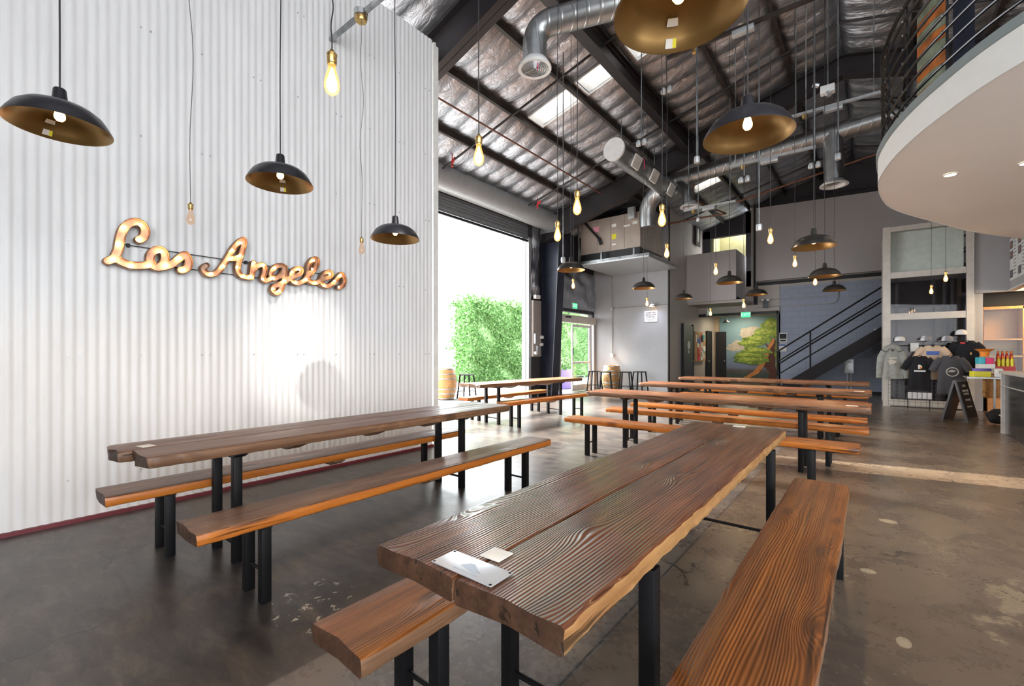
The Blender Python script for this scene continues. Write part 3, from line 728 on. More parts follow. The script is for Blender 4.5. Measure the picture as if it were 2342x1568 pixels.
TMF = ['table_top_dark', 'edge_brown', 'end_grain', 'edge_tan']
TM3 = ['table_top_far', 'edge_brown', 'edge_brown', 'edge_brown']
front = make_table(3.06, 0.66, (-0.825, 0.80, 0), 0, 'nearest long dark wood table with a metal plate screwed to its near end', TMF, 11, live=True, T=0.062, inset=0.05, ya=0.57, yb=0.33)
left = make_table(3.22, 0.61, (-3.375, 0.60, 0), 0, 'weathered long wooden table with stepped end beside the corrugated white wall', TM1, 21, notch=0.065, T=0.065)
far_left = make_table(3.05, 0.62, (-5.72, 5.92, 0), -0.10, 'long wooden table standing in the daylight of the open roll-up doorway', TM3, 31)
t3 = make_table(3.30, 0.64, (-3.31, 6.20, 0), R90, 'crosswise long wooden table closest to the front table, black sticker on its end', TM3, 41)
t4 = make_table(3.45, 0.62, (-3.46, 8.48, 0), R90, 'middle one of the three crosswise wooden tables, white card at its end', TM3, 51)
t5 = make_table(3.47, 0.62, (-3.52, 10.92, 0), R90, 'rearmost crosswise wooden table, in front of the tree mural', TM3, 61)
SG = ['seat_grey', 'edge_orange', 'end_grain', 'edge_orange']
SB = ['seat_brown', 'edge_brown', 'end_grain', 'edge_brown']
SR = ['seat_brown', 'edge_red', 'edge_red', 'edge_orange']
make_bench(3.0, 0.285, (-1.28, 0.74, 0), 0, 'reddish brown bench tucked under the nearest table, its worn end in front', SB, 71)
make_bench(2.97, 0.315, (-0.272, 0.74, 0), 0, 'knotty orange-brown bench along the open side of the nearest table', ['seat_brown', 'edge_tan', 'end_grain', 'edge_brown'], 72)
make_bench(3.06, 0.30, (-2.68, 0.74, 0), 0, 'grey-topped bench with bright orange edge on the room side of the wall table', SG, 73)
make_bench(3.08, 0.31, (-3.768, 0.59, 0), 0, 'bench squeezed between the corrugated wall and its table', ['seat_grey', 'edge_red', 'end_grain', 'edge_orange'], 74)
make_bench(2.65, 0.29, (-5.10, 6.10, 0), -0.09, 'narrow bench on the room side of the table at the roll-up doorway', SR, 75)
make_bench(2.6, 0.29, (-6.22, 6.25, 0), -0.06, 'bench on the outdoor side of the table at the roll-up doorway', SR, 76)
make_bench(3.17, 0.29, (-3.26, 5.35, 0), R90, 'orange-edged bench in front of the first crosswise table', SR, 77)
make_bench(3.26, 0.29, (-3.29, 6.63, 0), R90, 'orange-edged bench just behind the first crosswise table', SR, 78)
make_bench(3.24, 0.29, (-3.29, 7.56, 0), R90, 'orange-edged bench in front of the middle crosswise table', SR, 79)
make_bench(3.24, 0.29, (-3.30, 9.02, 0), R90, 'bench behind the middle crosswise table, mostly hidden by it', SR, 80)
make_bench(3.24, 0.29, (-3.30, 10.12, 0), R90, 'bench in front of the rearmost crosswise table', SR, 81)
make_bench(3.24, 0.29, (-3.30, 11.62, 0), R90, 'bench behind the rearmost crosswise table, facing the mural', SR, 82)
# metal plate and cards on the tables
pl = thing('name_plate', (-0.828, 0.862, 0.7815), 'brushed metal plate screwed to the near end of the front table', 'plaque', None, 0)
m = MB(); m.box((0, 0, 0.0015), (0.215, 0.088, 0.003), bev=0.001); m.build('plate', 'plaque_metal', pl)
m = MB()
m.prism([(-0.03, -0.008), (0.02, -0.02), (0.045, -0.012), (0.02, 0.002), (0.0, 0.016), (-0.014, 0.013), (-0.02, 0.004)], 0.003, 0.0034)
m.box((0.005, -0.028, 0.0032), (0.085, 0.004, 0.0004)); m.build('emblem', 'plaque_ink', pl, smooth=False)
for sx in (-1, 1):
    for sy in (-1, 1):
        m = MB(); m.lathe([(0.0, 0.0045), (0.003, 0.004), (0.0042, 0.003)], (sx*0.101, sy*0.038, 0), 10); m.build('screw', 'black_steel', pl)
def card(x, y, z, w, d, rz, label, mt='white_label', name='table_card'):
    m = MB(); m.box((0, 0, 0.0012), (w, d, 0.0024), bev=0.0006); o = m.build(name, mt, None, (x, y, z), rz); tag(o, label, 'card', 'small cards and stickers on the tables'); return o
card(-0.825, 0.962, 0.7815, 0.068, 0.066, 0.03, 'square white card lying behind the metal plate on the front table')
card(-0.80, 3.80, 0.781, 0.085, 0.06, 0.1, 'white card on the far end of the front table')
card(-3.455, 0.75, 0.7815, 0.085, 0.07, 0.2, 'white card near the stepped end of the wall table')
card(-0.17, 6.02, 0.7815, 0.10, 0.07, 0.1, 'white card at the right end of the first crosswise table')
card(-0.075, 6.00, 0.7815, 0.07, 0.08, 0.1, 'black sticker beside the white card on the first crosswise table', 'chalk_black', 'table_sticker')
card(-0.15, 8.34, 0.781, 0.12, 0.09, 0.0, 'white card at the right end of the middle crosswise table')

# ================================================================== LAMPS
def cord_pts(x, y, z0, z1, wav, seed):
    r = random.Random(seed); n = 24; pts = []
    for i in range(n+1):
        t = i/n; a = wav*math.sin(PI*min(1, t*1.02))
        pts.append((x + a*math.sin(t*17+seed), y + a*math.sin(t*13+seed*2), z0+(z1-z0)*t))
    return pts
def pendant(x, y, z, label, far=False, stickers=False, lit=True, tilt=0.0, seed=1):
    """z = rim height; shade of spun steel with a conical skirt"""
    t = thing('pendant_lamp', (x, y, z), label, 'lamp', 'dark warehouse pendant lamps')
    ztop = roofz(x)-0.2 - z
    outer = [(0.215, 0.0), (0.214, 0.006), (0.196, 0.040), (0.174, 0.074), (0.138, 0.102), (0.09, 0.121), (0.05, 0.130), (0.038, 0.133)]
    inner = [(0.036, 0.129), (0.05, 0.126), (0.09, 0.116), (0.135, 0.097), (0.169, 0.070), (0.190, 0.037), (0.211, 0.002), (0.215, 0.0)]
    m = MB(); m.lathe(outer+inner, (0, 0, 0), 48, mis=[0]*7+[1]*8); m.build('shade', ['shade_far' if far else 'shade_outer', 'shade_inner'], t, angle=50)
    m = MB(); m.lathe([(0.0, 0.208), (0.022, 0.207), (0.027, 0.200), (0.034, 0.125), (0.038, 0.116), (0.0, 0.112)], (0, 0, 0), 24); m.build('socket_cap', 'shade_far' if far else 'shade_outer', t)
    m = MB(); m.tube(cord_pts(0, 0, 0.205, ztop, 0.004, seed), 0.004, 6); m.build('cord', 'cord_black', t)
    m = MB(); m.lathe([(0.0, 0.034), (0.014, 0.038), (0.022, 0.050), (0.023, 0.064), (0.018, 0.084), (0.013, 0.10), (0.013, 0.114)], (0, 0, 0), 20); m.build('bulb', 'lamp_bulb' if lit else 'white_label', t)
    if stickers:
        base = math.atan2(y, x) + stickers     # on the side of the skirt facing away from the doorway wall
        for r0, z0, r1, z1, da, mt in ((0.205, 0.012, 0.186, 0.036, 0.10, 'white_label'), (0.160, 0.064, 0.137, 0.078, 0.13, 'white_label'), (0.2048, 0.0125, 0.1862, 0.0358, 0.035, 'yellow')):
            vs = []; o_ = 0.10-0.035 if mt == 'yellow' else 0
            for k in range(5):
                a = base + (-da+2*da*k/4) - o_
                vs += [((r0-0.0015)*math.cos(a), (r0-0.0015)*math.sin(a), z0), ((r1-0.0015)*math.cos(a), (r1-0.0015)*math.sin(a), z1)]
                off = 0.0035 if mt == 'yellow' else 0.003
            nb = len(vs); vs += [(v[0]*(1-0.012), v[1]*(1-0.012), v[2]-(0.0006 if mt == 'yellow' else 0.0)) for v in vs]
            fs = []
            for k in range(4):
                q = 2*k; fs += [(q, q+2, q+3, q+1), (nb+q, nb+q+1, nb+q+3, nb+q+2)]
            m = MB(); m.add(vs, fs); m.build('sticker', mt, t)
    if lit:
        l = bpy.data.lights.new('lamp_light', 'SPOT'); l.energy = 22 if not far else 45; l.spot_size = 2.5; l.spot_blend = 0.6; l.color = (1.0, 0.66, 0.34); l.shadow_soft_size = 0.03
        lo = bpy.data.objects.new('lamp_light', l); C.objects.link(lo); lo.location = (0, 0, -0.015); lo.parent = t
    return t
pendant(-3.349, 0.365, 2.535, 'dark pendant lamp over the near end of the wall table', stickers=0.25, seed=1)
pendant(-3.277, 1.467, 2.545, 'dark pendant lamp above and right of the marquee sign lettering', stickers=-0.1, seed=2)
pendant(-3.349, 2.506, 2.368, 'dark pendant lamp without stickers over the far end of the wall table', seed=3)
pendant(-0.505, 2.588, 2.470, 'lit pendant lamp nearest the curved mezzanine, gold inside without stickers', seed=4)
pendant(-0.511, 1.543, 2.50, 'pendant lamp cut by the top of the view, gold inside with two stickers', stickers=0.15, seed=5)
pendant(-0.5, 5.901, 2.50, 'pendant lamp in front of the big grey wall board', True, seed=6)
pendant(-0.57, 8.38, 2.515, 'pendant lamp under the lower edge of the grey wall board', True, seed=7)
pendant(-0.626, 11.652, 2.655, 'pendant lamp above the stair rails', True, seed=8)
pendant(-1.934, 8.442, 2.555, 'pendant lamp in front of the white balcony box', True, seed=9)
pendant(-1.909, 10.639, 2.565, 'pendant lamp right of and below the white balcony box', True, seed=10)
pendant(-3.41, 8.285, 2.575, 'pendant lamp in front of the bluish wall above the oak barrel', True, seed=11)
pendant(-3.537, 11.001, 2.64, 'small unlit pendant lamp in front of the wall corner', True, lit=False, seed=12)
pendant(-3.646, 6.022, 2.625, 'pendant lamp in front of the foil over the glass door', True, seed=13)

def edison(x, y, z, label, lit=True, wav=0.012, top=None, seed=1):
    """z = middle of the glass"""
    t = thing('bulb_pendant', (x, y, z), label, 'light bulb', 'bare filament bulbs on cords')
    zt = (roofz(x)-0.2 if top is None else top) - z
    m = MB(); m.lathe([(0.0, -0.062), (0.012, -0.060), (0.025, -0.048), (0.0315, -0.028), (0.031, -0.010), (0.026, 0.012), (0.019, 0.035), (0.0145, 0.055), (0.0135, 0.066)], (0, 0, 0), 20)
    gl = m.build('glass_bulb', 'bulb_glass_lit' if lit else 'bulb_glass_off_glow', t)
    m = MB()
    if lit: m.lathe([(0.0, -0.048), (0.012, -0.044), (0.020, -0.028), (0.020, -0.010), (0.014, 0.015), (0.008, 0.035), (0.004, 0.05), (0.0, 0.052)], (0, 0, 0), 14)
    else: m.tube([(0.004*math.sin(k*2.1), 0.004*math.cos(k*2.1), -0.03+0.006*k) for k in range(12)], 0.0012, 5)
    m.build('filament', 'filament' if lit else 'brass', gl)
    m = MB(); m.lathe([(0.0135, 0.062), (0.0175, 0.062), (0.0185, 0.066), (0.0175, 0.070), (0.0195, 0.074), (0.0195, 0.100), (0.021, 0.102), (0.021, 0.108), (0.017, 0.112), (0.010, 0.120), (0.006, 0.128), (0.0, 0.129)], (0, 0, 0), 18)
    m.box((0.022, 0, 0.088), (0.006, 0.010, 0.028)); m.build('socket', 'brass', t)
    m = MB(); m.tube(cord_pts(0, 0, 0.127, zt, wav, seed), 0.0032, 6); m.build('cord', 'cord_grey' if not lit else 'cord_black', t)
    if lit:
        l = bpy.data.lights.new('bulb_light', 'POINT'); l.energy = 2.2 if y < 5 else 7.0; l.color = (1.0, 0.68, 0.40); l.shadow_soft_size = 0.04
        lo = bpy.data.objects.new('bulb_light', l); C.objects.link(lo); lo.location = (0, 0, -0.0); lo.parent = t
        gl.visible_shadow = True
    return t
BL = [((-1.752, 0.993, 2.480), 'nearest bright filament bulb, in front of the top of the corrugated wall', True, 0.004, 3.02),
 ((-4.491, 1.273, 2.49), 'unlit clear filament bulb hanging just above the marquee sign', False, 0.018, None),
 ((-4.339, 2.804, 2.482), 'unlit filament bulb on a thin wavy cord beyond the marquee sign', False, 0.016, 4.93),
 ((-1.822, 1.962, 2.519), 'bright filament bulb just right of the corrugated wall edge', True, 0.012, None),
 ((-1.709, 2.91, 2.433), 'bright filament bulb in front of the ceiling air unit', True, 0.006, None),
 ((-1.338, 3.629, 2.44), 'bright filament bulb at the right end of the ceiling air unit', True, 0.006, None),
 ((-2.183, 3.376, 2.399), 'bright filament bulb in front of the dark navy column', True, 0.004, None),
 ((-2.017, 5.635, 2.603), 'filament bulb in front of the tall wall corner', True, 0.003, None),
 ((-0.904, 5.833, 2.647), 'filament bulb at the left part of the big grey wall board', True, 0.003, None),
 ((-0.899, 7.861, 2.683), 'filament bulb just below left of the pendant before the grey board', True, 0.003, None),
 ((-1.818, 7.125, 2.566), 'filament bulb in front of the white balcony box', True, 0.003, None),
 ((-4.2, 7.013, 2.561), 'filament bulb in front of the wrinkled foil over the glass door', True, 0.003, None),
 ((-3.592, 8.906, 2.358), 'filament bulb above the white sign on the bluish wall', True, 0.003, None),
 ((-1.939, 9.59, 2.271), 'filament bulb above the green exit sign by the mural', True, 0.003, None),
 ((-2.917, 10.985, 2.259), 'small filament bulb beside the side-on green exit sign', True, 0.003, None),
 ((1.006, 10.922, 2.654), 'right-hand filament bulb in front of the glass shaft', True, 0.003, None),
 ((0.893, 11.895, 2.545), 'lower filament bulb in front of the glass shaft', True, 0.003, None),
 ((-0.722, 8.76, 2.50), 'filament bulb half hidden behind the pendant under the grey board', True, 0.003, None)]
for k, (p, lb, lit, wav, top) in enumerate(BL): edison(*p, lb, lit, wav, top, k+1)

# ================================================================== MARQUEE SIGN
LOS = [[(1.007,2.307),(1.035,2.334),(1.048,2.38),(1.037,2.425),(1.009,2.45),(0.975,2.449),(0.939,2.427),(0.91,2.388),(0.89,2.328),(0.88,2.266),(0.873,2.209),(0.86,2.161),(0.843,2.122),(0.807,2.095)],[(0.852,2.128),(0.882,2.107),(0.921,2.088),(0.961,2.082),(1.016,2.088),(1.065,2.105),(1.086,2.132)],[(1.081,2.141),(1.085,2.19),(1.112,2.233),(1.151,2.248),(1.179,2.226),(1.185,2.177),(1.171,2.126),(1.135,2.092),(1.1,2.101),(1.081,2.141)],[(1.135,2.089),(1.171,2.102),(1.207,2.119),(1.243,2.142),(1.276,2.18),(1.306,2.215),(1.333,2.235),(1.354,2.205),(1.361,2.166),(1.35,2.123),(1.327,2.1),(1.302,2.091)]]
ANGL = [[(1.5,2.164),(1.476,2.136),(1.484,2.106),(1.511,2.084),(1.546,2.086),(1.585,2.107),(1.622,2.157),(1.656,2.22),(1.691,2.29),(1.732,2.369),(1.774,2.429),(1.816,2.467),(1.823,2.432),(1.813,2.384),(1.795,2.315),(1.777,2.246),(1.765,2.185),(1.771,2.139),(1.798,2.107),(1.84,2.099),(1.884,2.102)],[(1.691,2.258),(1.732,2.263),(1.792,2.298)],[(1.909,2.25),(1.899,2.178),(1.889,2.102)],[(1.894,2.143),(1.921,2.201),(1.959,2.234),(1.995,2.243),(2.017,2.215),(2.014,2.16),(1.998,2.11),(2.024,2.086),(2.063,2.104)],[(2.199,2.263),(2.151,2.259),(2.103,2.221),(2.077,2.162),(2.1,2.119),(2.151,2.14),(2.199,2.192),(2.213,2.244)],[(2.22,2.252),(2.218,2.174),(2.202,2.08),(2.171,2.005),(2.137,1.97),(2.097,1.994),(2.11,2.037),(2.164,2.068),(2.22,2.103),(2.276,2.149)],[(2.276,2.149),(2.333,2.178),(2.384,2.211),(2.392,2.256),(2.348,2.258),(2.297,2.213),(2.282,2.154),(2.308,2.11),(2.362,2.102),(2.422,2.132)],[(2.422,2.132),(2.474,2.194),(2.531,2.261),(2.57,2.326),(2.574,2.387),(2.535,2.392),(2.489,2.336),(2.473,2.267),(2.467,2.207),(2.47,2.156),(2.512,2.128),(2.566,2.129)],[(2.566,2.129),(2.629,2.173),(2.702,2.205),(2.746,2.241),(2.726,2.273),(2.677,2.26),(2.637,2.208),(2.62,2.152),(2.641,2.117),(2.693,2.106),(2.742,2.129)],[(2.742,2.129),(2.792,2.181),(2.843,2.243),(2.872,2.27),(2.898,2.234),(2.907,2.188),(2.885,2.138),(2.838,2.109)]]
BUL = [(0.91,2.393),(1.016,2.432),(1.011,2.313),(0.876,2.251),(0.843,2.117),(0.959,2.08),(1.079,2.102),(1.157,2.229),(1.197,2.12),(1.293,2.2),(1.325,2.099)]
BUA = [(1.544,2.092),(1.642,2.179),(1.72,2.347),(1.714,2.265),(1.795,2.43),(1.789,2.304),(1.762,2.187),(1.822,2.104),(1.89,2.109),(1.909,2.246),(2.004,2.241),(1.998,2.099),(2.117,2.23),(2.103,2.12),(2.22,2.11),(2.1,2.012),(2.164,1.998),(2.297,2.213),(2.341,2.107),(2.535,2.373),(2.516,2.277),(2.451,2.154),(2.562,2.127),(2.726,2.25),(2.665,2.108),(2.86,2.253),(2.784,2.177),(2.834,2.112),(2.377,2.253)]
def contour(strokes, rad, h=0.006):
    """outline of the union of round-ended strokes, by marching squares on a distance grid"""
    P = [catmull(s, 5) for s in strokes]
    segs = [(p[i], p[i+1]) for p in P for i in range(len(p)-1)]
    xs = [q[0] for p in P for q in p]; zs = [q[1] for p in P for q in p]
    x0, z0 = min(xs)-rad-3*h, min(zs)-rad-3*h
    nx = int((max(xs)+rad+3*h-x0)/h)+1; nz = int((max(zs)+rad+3*h-z0)/h)+1
    D = [[9.0]*nz for _ in range(nx)]; R = rad+3*h
    for (a, b_) in segs:
        dx, dz = b_[0]-a[0], b_[1]-a[1]; L2 = dx*dx+dz*dz+1e-12
        for i in range(max(0, int((min(a[0], b_[0])-R-x0)/h)), min(nx, int((max(a[0], b_[0])+R-x0)/h)+2)):
            for j in range(max(0, int((min(a[1], b_[1])-R-z0)/h)), min(nz, int((max(a[1], b_[1])+R-z0)/h)+2)):
                px, pz = x0+i*h-a[0], z0+j*h-a[1]; t = max(0, min(1, (px*dx+pz*dz)/L2))
                d = math.hypot(px-t*dx, pz-t*dz)
                if d < D[i][j]: D[i][j] = d
    key = {}; pts = []; nxt = {}
    def vert(i, j, d):
        k = (i, j, d)
        if k not in key:
            a = D[i][j]-rad; c = (D[i+1][j] if d == 0 else D[i][j+1])-rad; t = a/(a-c)
            key[k] = len(pts); pts.append((x0+(i+(t if d == 0 else 0))*h, z0+(j+(t if d == 1 else 0))*h))
        return key[k]
    T = {1: [(3, 0)], 2: [(0, 1)], 3: [(3, 1)], 4: [(1, 2)], 5: [(3, 2), (1, 0)], 6: [(0, 2)], 7: [(3, 2)], 8: [(2, 3)], 9: [(2, 0)], 10: [(0, 3), (2, 1)], 11: [(2, 1)], 12: [(1, 3)], 13: [(1, 0)], 14: [(0, 3)]}
    E = []
    for i in range(nx-1):
        for j in range(nz-1):
            c = (D[i][j] < rad) | (D[i+1][j] < rad) << 1 | (D[i+1][j+1] < rad) << 2 | (D[i][j+1] < rad) << 3
            if c in (0, 15): continue
            ev = {0: lambda: vert(i, j, 0), 1: lambda: vert(i+1, j, 1), 2: lambda: vert(i, j+1, 0), 3: lambda: vert(i, j, 1)}
            for a, b_ in T[c]: E.append((ev[a](), ev[b_]()))
    return pts, E
sign = thing('marquee_sign', (-4.90, 1.85, 2.2), 'lit copper marquee sign spelling Los Angeles in script on the corrugated wall', 'sign')
OX, OY, OZ = -4.90, 1.85, 2.2
for nm, strokes, rad, bl in (('word_los', LOS, 0.030, BUL), ('word_angeles', ANGL, 0.0235, BUA)):
    pts, E = contour(strokes, rad)
    bm = bmesh.new()
    V0 = [bm.verts.new((0.012, y-OY, z-OZ)) for y, z in pts]
    ed = []
    for a, c in E:
        if a != c:
            try: ed.append(bm.edges.new((V0[a], V0[c])))
            except ValueError: pass
    bmesh.ops.triangle_fill(bm, use_beauty=True, use_dissolve=False, edges=ed)
    me = bpy.data.meshes.new(nm); bm.to_mesh(me); bm.free(); me.materials.append(M['rust_face']); me.materials.append(M['rust_rim'])
    o = bpy.data.objects.new(nm, me); C.objects.link(o); o.parent = sign
    md = o.modifiers.new('t', 'SOLIDIFY'); md.thickness = 0.003; md.offset = 0
    m = MB(); vs = []
    for y, z in pts: vs += [(-0.012, y-OY, z-OZ), (0.060, y-OY, z-OZ)]
    m.add(vs, [(2*a, 2*c, 2*c+1, 2*a+1) for a, c in E if a != c])
    r = m.build('rim', 'rust_rim', o, angle=60)
    md = r.modifiers.new('t', 'SOLIDIFY'); md.thickness = 0.004; md.offset = 0
    for y, z in bl:
        m = MB(); rb = 0.013 if nm == 'word_los' else 0.0112
        m.lathe([(0.0, rb*1.5), (rb*0.6, rb*1.35), (rb, rb*0.7), (rb*1.02, 0), (rb*0.7, -rb*0.9), (rb*0.5, -rb*1.3)], (0, 0, 0), 12)
        bo = m.build('bulb', 'sign_bulb', o); bo.location = (0.040, y-OY, z-OZ); bo.rotation_euler = (0, PI/2, 0)
m = MB()
for zz, ya, yb in ((2.262, 0.90, 2.85), (2.125, 0.86, 2.80)): m.tube([(-0.030, ya-OY, zz-OZ), (-0.030, yb-OY, zz-0.012-OZ)], 0.004, 6)
for yy in (0.95, 1.15, 1.7, 1.87, 2.5, 2.8): m.box((-0.035, yy-OY, 2.26-OZ), (0.035, 0.02, 0.03))
m.build('mounting_rail', 'cord_black', sign)

# ================================================================== CEILING SERVICES
def elbow(p0, p1, p2, r, n=6):
    """points round the corner p1"""
    p0, p1, p2 = Vector(p0), Vector(p1), Vector(p2); a = (p0-p1).normalized(); c = (p2-p1).normalized(); out = []
    for k in range(n+1):
        t = k/n; out.append(p1 + a*r*(1-t)**2 + c*r*t**2)
    return out
# duct with the round grille, upper left
t = thing('air_duct', (-3.40, 4.72, 5.0), 'spiral duct elbow ending in a round white diffuser with a pink ribbon', 'air duct', 'galvanised spiral ducts')
m = MB(); m.tube([(0, 0, 0.10), (0, 0, 0.28)] + elbow((0, 0, 0.28), (0, 0, 0.56), (0.3, 0.1, 0.56), 0.26, 7) + [(0.6, 0.2, 0.56), (3.0, 1.05, 0.60)], 0.155, 28); m.build('duct_run', 'spiral_duct', t)
m = MB(); m.lathe([(0.155, 0.11), (0.17, 0.10), (0.215, 0.02), (0.215, 0.0), (0.175, 0.005), (0.172, 0.03), (0.0, 0.03)], (0, 0, 0), 36); m.build('diffuser', 'white_metal', t)
m = MB()
for k in range(6): m.lathe([(0.025+k*0.027, 0.005), (0.033+k*0.027, 0.022), (0.036+k*0.027, 0.020), (0.028+k*0.027, 0.003)], (0, 0, 0), 28, close=True)
m.box((0, 0, 0.015), (0.33, 0.008, 0.015)); m.build('grille_ring', 'metal_light', t)
m = MB(); m.tube([(0.11, -0.09, 0.0), (0.115, -0.095, -0.05), (0.11, -0.10, -0.10)], 0.006, 6); m.build('ribbon', 'hot_pink', t)
m = MB(); m.box((0.9, 0.3, 0.85), (0.03, 0.02, 0.6)); m.build('hanger_strap', 'galvanized', t)
# capped duct along the bay with three registers
t = thing('air_duct', (-4.15, 8.55, 5.53), 'straight duct with a round white end cap and three square registers', 'air duct', 'galvanised spiral ducts')
m = MB(); m.tube([(0, 0.02, 0), (0.0, 3.30, 0.08)], 0.225, 32); m.build('duct_run', 'spiral_duct', t)
m = MB(); m.tube([(0, -0.02, 0), (0, 0.03, 0)], 0.232, 32); m.build('end_cap', 'white_metal', t)
for yy in (0.65, 1.65, 2.75):
    m = MB(); a = -0.35
    T = Matrix.Rotation(a, 4, 'Y')
    m.box((0.235, yy, -0.0), (0.03, 0.34, 0.26), 0, mtx=None)
    for k in range(7): m.box((0.252, yy, -0.10+k*0.033), (0.006, 0.27, 0.012), 1)
    o = m.build('register', ['white_label', 'panel_taupe'], t); o.rotation_euler = (0, 0.45, 0)
m = MB(); m.tube([(0, 0, 0)] + [(-0.45*math.sin(a), 0.1*a, -0.55*(1-math.cos(a))) for a in (0.3, 0.6, 0.9, 1.2, 1.57)] + [(-0.45, 0.2, -0.8)], 0.21, 24); o = m.build('elbow', 'spiral_duct', t); o.location = (-0.1, 2.95, 0.0)
m = MB(); m.tube([(0, 0.35, 0.2), (0, 0.35, 0.85)], 0.006, 6); m.tube([(0, 2.2, 0.2), (0, 2.2, 0.85)], 0.006, 6); m.build('hanger_strap', 'galvanized', t)
m = MB(); m.tube([(0.27, 0.86, 0.05), (0.30, 0.86, -0.05), (0.29, 0.87, -0.2)], 0.008, 6); m.build('ribbon', 'hot_pink', t)
# cross duct towards the ridge with two drops
t = thing('air_duct', (-4.6, 12.25, 5.9), 'long crosswise spiral duct rising towards the ridge, with two drops', 'air duct', 'galvanised spiral ducts')
m = MB(); m.tube([(0, 0, 0.05), (5.6, 0, 0.42)], 0.20, 28); m.build('duct_run', 'spiral_duct', t)
m = MB(); m.tube([(3.92, -0.02, 0.28), (3.92, -0.02, -0.05), (3.94, -0.02, -0.75)], 0.185, 24); m.lathe([(0.185, 0.10), (0.27, 0.02), (0.27, 0.0), (0.21, 0.0), (0.17, 0.06)], (3.94, -0.02, -0.86), 28, 1); m.build('drop', ['spiral_duct', 'white_metal'], t)
m = MB(); m.tube([(0.55, 0, 0.0), (0.80, -0.1, -0.30), (0.85, -0.1, -0.62)], 0.16, 24); m.lathe([(0.16, 0.1), (0.24, 0.02), (0.24, 0.0), (0.17, 0.0), (0.15, 0.06)], (0.85, -0.1, -0.74), 28, 1); m.build('drop', ['spiral_duct', 'white_metal'], t)
# air handling unit on its shelf
t = thing('shelf_platform', (-6.15, 13.75, 4.1), 'galvanised ceiling platform carrying the boxy air unit', 'platform')
m = MB(); m.box((0, 0, 0.03), (2.3, 2.46, 0.05)); m.build('deck', 'metal_light', t)
m = MB(); m.box((0, -1.25, 0.08), (2.32, 0.03, 0.07)); m.box((1.16, 0, 0.08), (0.03, 2.5, 0.07)); m.build('edge_angle', 'galvanized', t)
for xx in (-1.1, -0.35, 0.7):
    m = MB(); m.box((xx, -1.22, 0.20), (0.05, 0.05, 0.28)); m.build('upright', 'galvanized', t)
m = MB(); m.tube([(-1.1, -1.2, 0.1), (-1.25, -1.15, 1.7)], 0.022, 8); m.tube([(-1.14, -1.25, 0.1), (-1.14, -1.25, 1.9)], 0.02, 8); m.build('hanger_rod', 'galvanized', t)
t = thing('air_handler', (-6.35, 13.65, 4.17), 'tan boxy air handling unit on the ceiling platform by the entrance', 'air conditioner')
m = MB(); m.box((0.0, 0, 0.84), (2.0, 1.8, 1.05), 0, bev=0.01); m.build('casing', 'tan_unit', t)
m = MB(); m.box((-0.02, 0, 0.21), (2.0, 1.8, 0.2), 0); m.build('base_frame', 'hvac_black', t)
for k, (xx, zz, w, h, mt) in enumerate(((-0.45, 1.06, 0.20, 0.17, 'pink'), (0.16, 1.08, 0.14, 0.09, 'white_label'), (0.16, 0.74, 0.14, 0.16, 'yellow'), (0.16, 0.50, 0.13, 0.05, 'white_label'), (0.58, 1.0, 0.20, 0.05, 'white_label'), (0.84, 1.05, 0.15, 0.09, 'white_label'))):
    m = MB(); m.box((xx, -0.905, zz), (w, 0.008, h)); m.build('sticker', mt, t)
m = MB(); m.box((0.76, -0.96, 1.33), (0.22, 0.12, 0.34), bev=0.01); m.build('switch_box', 'metal_light', t)
m = MB(); m.tube([(-0.9, -0.93, 1.40), (-0.30, -0.97, 0.72)], 0.035, 8); m.tube([(-0.30, -0.97, 0.72), (-0.25, -0.95, 0.55)], 0.05, 8); m.build('drain_hose', 'hvac_black', t)
for xx in (-0.95, -0.4, 0.05, 0.5): 
    m = MB(); m.box((xx, -0.903, 0.84), (0.008, 0.006, 1.0)); m.build('panel_seam', 'cardboard_brown', t)
# pipes
def pipe(name, pts, r, mt, label, cat='pipe', group='pipes under the roof'):
    t = MB(); t.tube(pts, r, 10); o = t.build(name, mt); tag(o, label, cat, group); return o
pipe('sprinkler_pipe', [(-5.86, 4.75, 5.75), (-5.86, 11.3, 5.75)], 0.018, 'pipe_brown', 'thin brown pipe running below the foil towards the navy column')
pipe('sprinkler_pipe', [(-5.3, 14.2, 5.42), (-3.35, 14.2, 5.42), (-3.9, 13.0, 5.6), (-3.9, 13.0, 6.2)], 0.028, 'pipe_brown', 'rusty brown pipe zigzagging above the white balcony box')
pipe('sprinkler_pipe', [(-3.0, 13.9, 5.6), (0.6, 13.9, 6.2)], 0.025, 'pipe_brown', 'rusty brown pipe crossing in front of the wide duct drop')
t = thing('ceiling_sprinkler', (-7.15, 6.85, 5.45), 'red sprinkler fitting at the lower end of the black roof rod', 'sprinkler', 'red sprinkler fittings')
m = MB(); m.tube([(0, 0, 0.25), (0, 0, 0.0)], 0.012, 8); m.tube([(0, 0, 0.05), (0.10, 0, 0.12)], 0.03, 8); m.lathe([(0, -0.06), (0.03, -0.05), (0.012, 0), (0.03, 0.02), (0, 0.03)], (0, 0, 0), 12); m.build('fitting', 'red', t)
t2 = copy_tree(t); t2.location = (-7.15, 10.05, 5.35); tag(t2, 'red sprinkler fitting near the shutter housing end', 'sprinkler')
